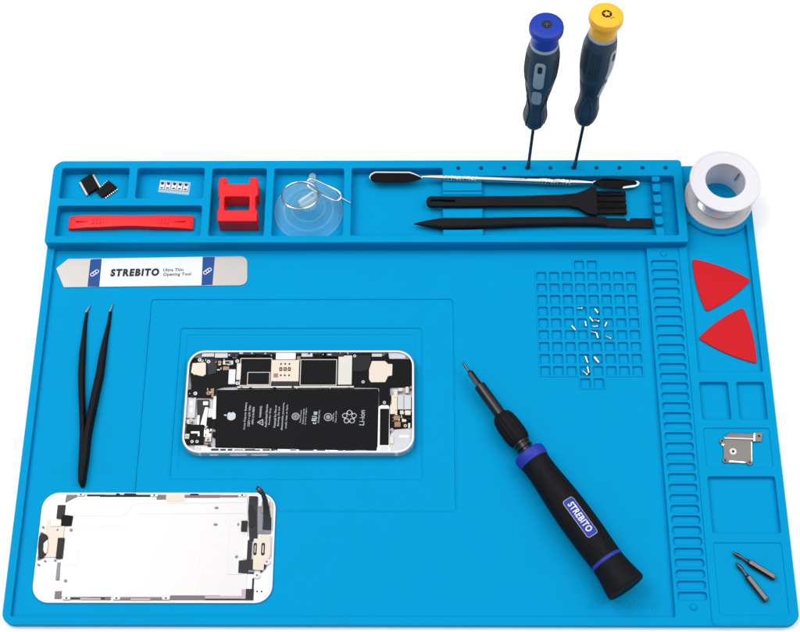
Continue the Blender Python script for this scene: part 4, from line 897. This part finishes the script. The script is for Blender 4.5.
obj('neck', M().lathe([(5.3, 61.5), (5.3, 63.2), (4.6, 63.4), (4.6, 64.4), (5.2, 64.6), (5.2, 66), (4.2, 66.3), (4.2, 71)], 32, T), SHINYB, r)
obj('blue_ring', M().lathe([(4, 69.0), (8.4, 69.0), (9.5, 69.7), (9.8, 70.8), (9.75, 73.5), (9.2, 75.8), (8.6, 76.3)], 56, T), RINGB, r)
hprof = [(8.4, 75.4), (8.9, 75.9), (8.6, 79), (8.65, 83), (8.95, 89), (9.4, 96), (9.9, 104), (10.2, 112), (10.3, 120), (10.2, 130), (9.95, 138), (9.75, 144), (9.7, 146.5)]
def flat(prof, N=64):
    rings = []
    for rr_, s in prof:
        g = max(0, min(1, (s-84)/10))*max(0, min(1, (150-s)/12))
        rings.append([T @ Vector((q*math.cos(2*PI*j/N), q*math.sin(2*PI*j/N), s)) for j in range(N) for q in [rr_-.45*g*max(0, math.cos(3*2*PI*j/N))**6*0 + .25*g*math.cos(6*2*PI*j/N)*.8]])
    return rings
h = obj('handle', M().loft(flat(hprof)), RUBBER, r)
obj('blue_ring', M().lathe([(9.6, 145.9), (9.95, 146.2), (9.95, 147.9), (9.6, 148.2)], 56, T), RINGB, r)
obj('end_cap', M().lathe([(9.5, 147.6), (9.75, 148.4), (9.9, 151), (10.5, 156), (11.3, 161), (11.75, 164), (11.7, 165.2), (11.0, 166.0), (0, 166.2)], 56, T), RUBBER, r)
CONT = 1
def hr(s):
    for (r0, s0), (r1, s1) in zip(hprof, hprof[1:]):
        if s0 <= s <= s1: return r0+(r1-r0)*(s-s0)/(s1-s0)
    return 10
BA, S0, S1 = 0.02, 107.6, 132.4
for sg in (-1, 1):
    pts = []
    for i in range(33):
        u = i/32; s_ = 84+60*u; c_ = sg*(2.5+6.3*math.sin(PI*min(1, u*1.02))**.8)
        a_ = c_/hr(s_); rad_ = hr(s_)+.12; pts.append(T @ Vector((rad_*math.cos(a_), rad_*math.sin(a_), s_)))
    obj('grip_line', M().tube(pts, .38, 8), RUBBER, h)
bd = obj('badge_border', wrap(strips(S0-.4, S1+.4, 7.1, .35, 1.5), BA, 0, T, hr), PALEB, h)
bd2 = obj('badge', wrap(strips(S0, S1, 6.3, .45, 1.2), BA, 0, T, hr), RINGB, h)
m = M().text('STREBITO', (S0+S1)/2, 0, .40, 19.6, 3.9, 0, .22, .03, 0, None, 1.13)
for v in m.v: v.y = -v.y
bt_ = bmesh.new(); vl = [bt_.verts.new(v) for v in m.v]
for f_ in m.f: bt_.faces.new([vl[i] for i in f_])
for k_ in range(-5, 6):
    bmesh.ops.bisect_plane(bt_, geom=bt_.verts[:]+bt_.edges[:]+bt_.faces[:], plane_co=(0, k_*.4+.013, 0), plane_no=(0, 1, 0))
bt_.verts.index_update(); m = M(); m.add([v.co.copy() for v in bt_.verts], [tuple(v.index for v in f_.verts) for f_ in bt_.faces]); bt_.free()
obj('badge_lettering', wrap(m, BA, 0.05, T, hr), PAPER, bd2)
# ------------------------------------------------------------------ camera
cam = bpy.data.cameras.new('camera'); co = bpy.data.objects.new('camera', cam); C.objects.link(co)
rv, uv, fv = Vector((0.9999489, 0.0035138, -0.0094771)), Vector((0.0008032, 0.9070384, 0.4210471)), Vector((-0.0100755, 0.4210332, -0.9069893))
mw = Matrix((rv, uv, -fv)).transposed().to_4x4(); mw.translation = Vector((233.5453777, -176.030606, 797.6908892))*MM
co.matrix_world = mw
cam.sensor_fit = 'HORIZONTAL'; cam.sensor_width = 36; cam.lens = 36*1408.7053/800; cam.clip_start = 0.01; cam.clip_end = 50
bpy.context.scene.camera = co
# ------------------------------------------------------------------ light: studio softboxes and a pale room
w = bpy.data.worlds.new('World'); bpy.context.scene.world = w; w.use_nodes = True
nt = w.node_tree; bgn = nt.nodes['Background']; bgn.inputs['Strength'].default_value = 1.0
tc = nt.nodes.new('ShaderNodeTexCoord'); sx = nt.nodes.new('ShaderNodeSeparateXYZ'); cr = nt.nodes.new('ShaderNodeValToRGB')
nt.links.new(tc.outputs['Generated'], sx.inputs['Vector']); nt.links.new(sx.outputs['Z'], cr.inputs['Fac']); nt.links.new(cr.outputs['Color'], bgn.inputs['Color'])
cr.color_ramp.elements[0].position = .3; cr.color_ramp.elements[0].color = (.06, .06, .06, 1)
cr.color_ramp.elements[1].position = .85; cr.color_ramp.elements[1].color = (1, 1, 1, 1)
def softbox(name, loc, target, sx, sy, power):
    l = bpy.data.lights.new(name, 'AREA'); l.shape = 'RECTANGLE'; l.size = sx; l.size_y = sy; l.energy = power
    o = bpy.data.objects.new(name, l); C.objects.link(o); o.location = loc
    d = Vector(target)-Vector(loc); o.rotation_euler = d.to_track_quat('-Z', 'Y').to_euler()
    return o
softbox('softbox', (-0.6, 0.6, 1.65), (.22, .15, 0), 1.1, 1.1, 18)
softbox('softbox', (1.05, 0.35, 1.6), (.22, .15, 0), 1.0, 1.2, 11.8)
sc_ = bpy.context.scene
sc_.view_settings.view_transform = 'Standard'; sc_.view_settings.look = 'None'; sc_.view_settings.exposure = 0; sc_.view_settings.gamma = 1
sc_.cycles.max_bounces = 8; sc_.cycles.transparent_max_bounces = 24; sc_.cycles.caustics_reflective = False; sc_.cycles.caustics_refractive = False
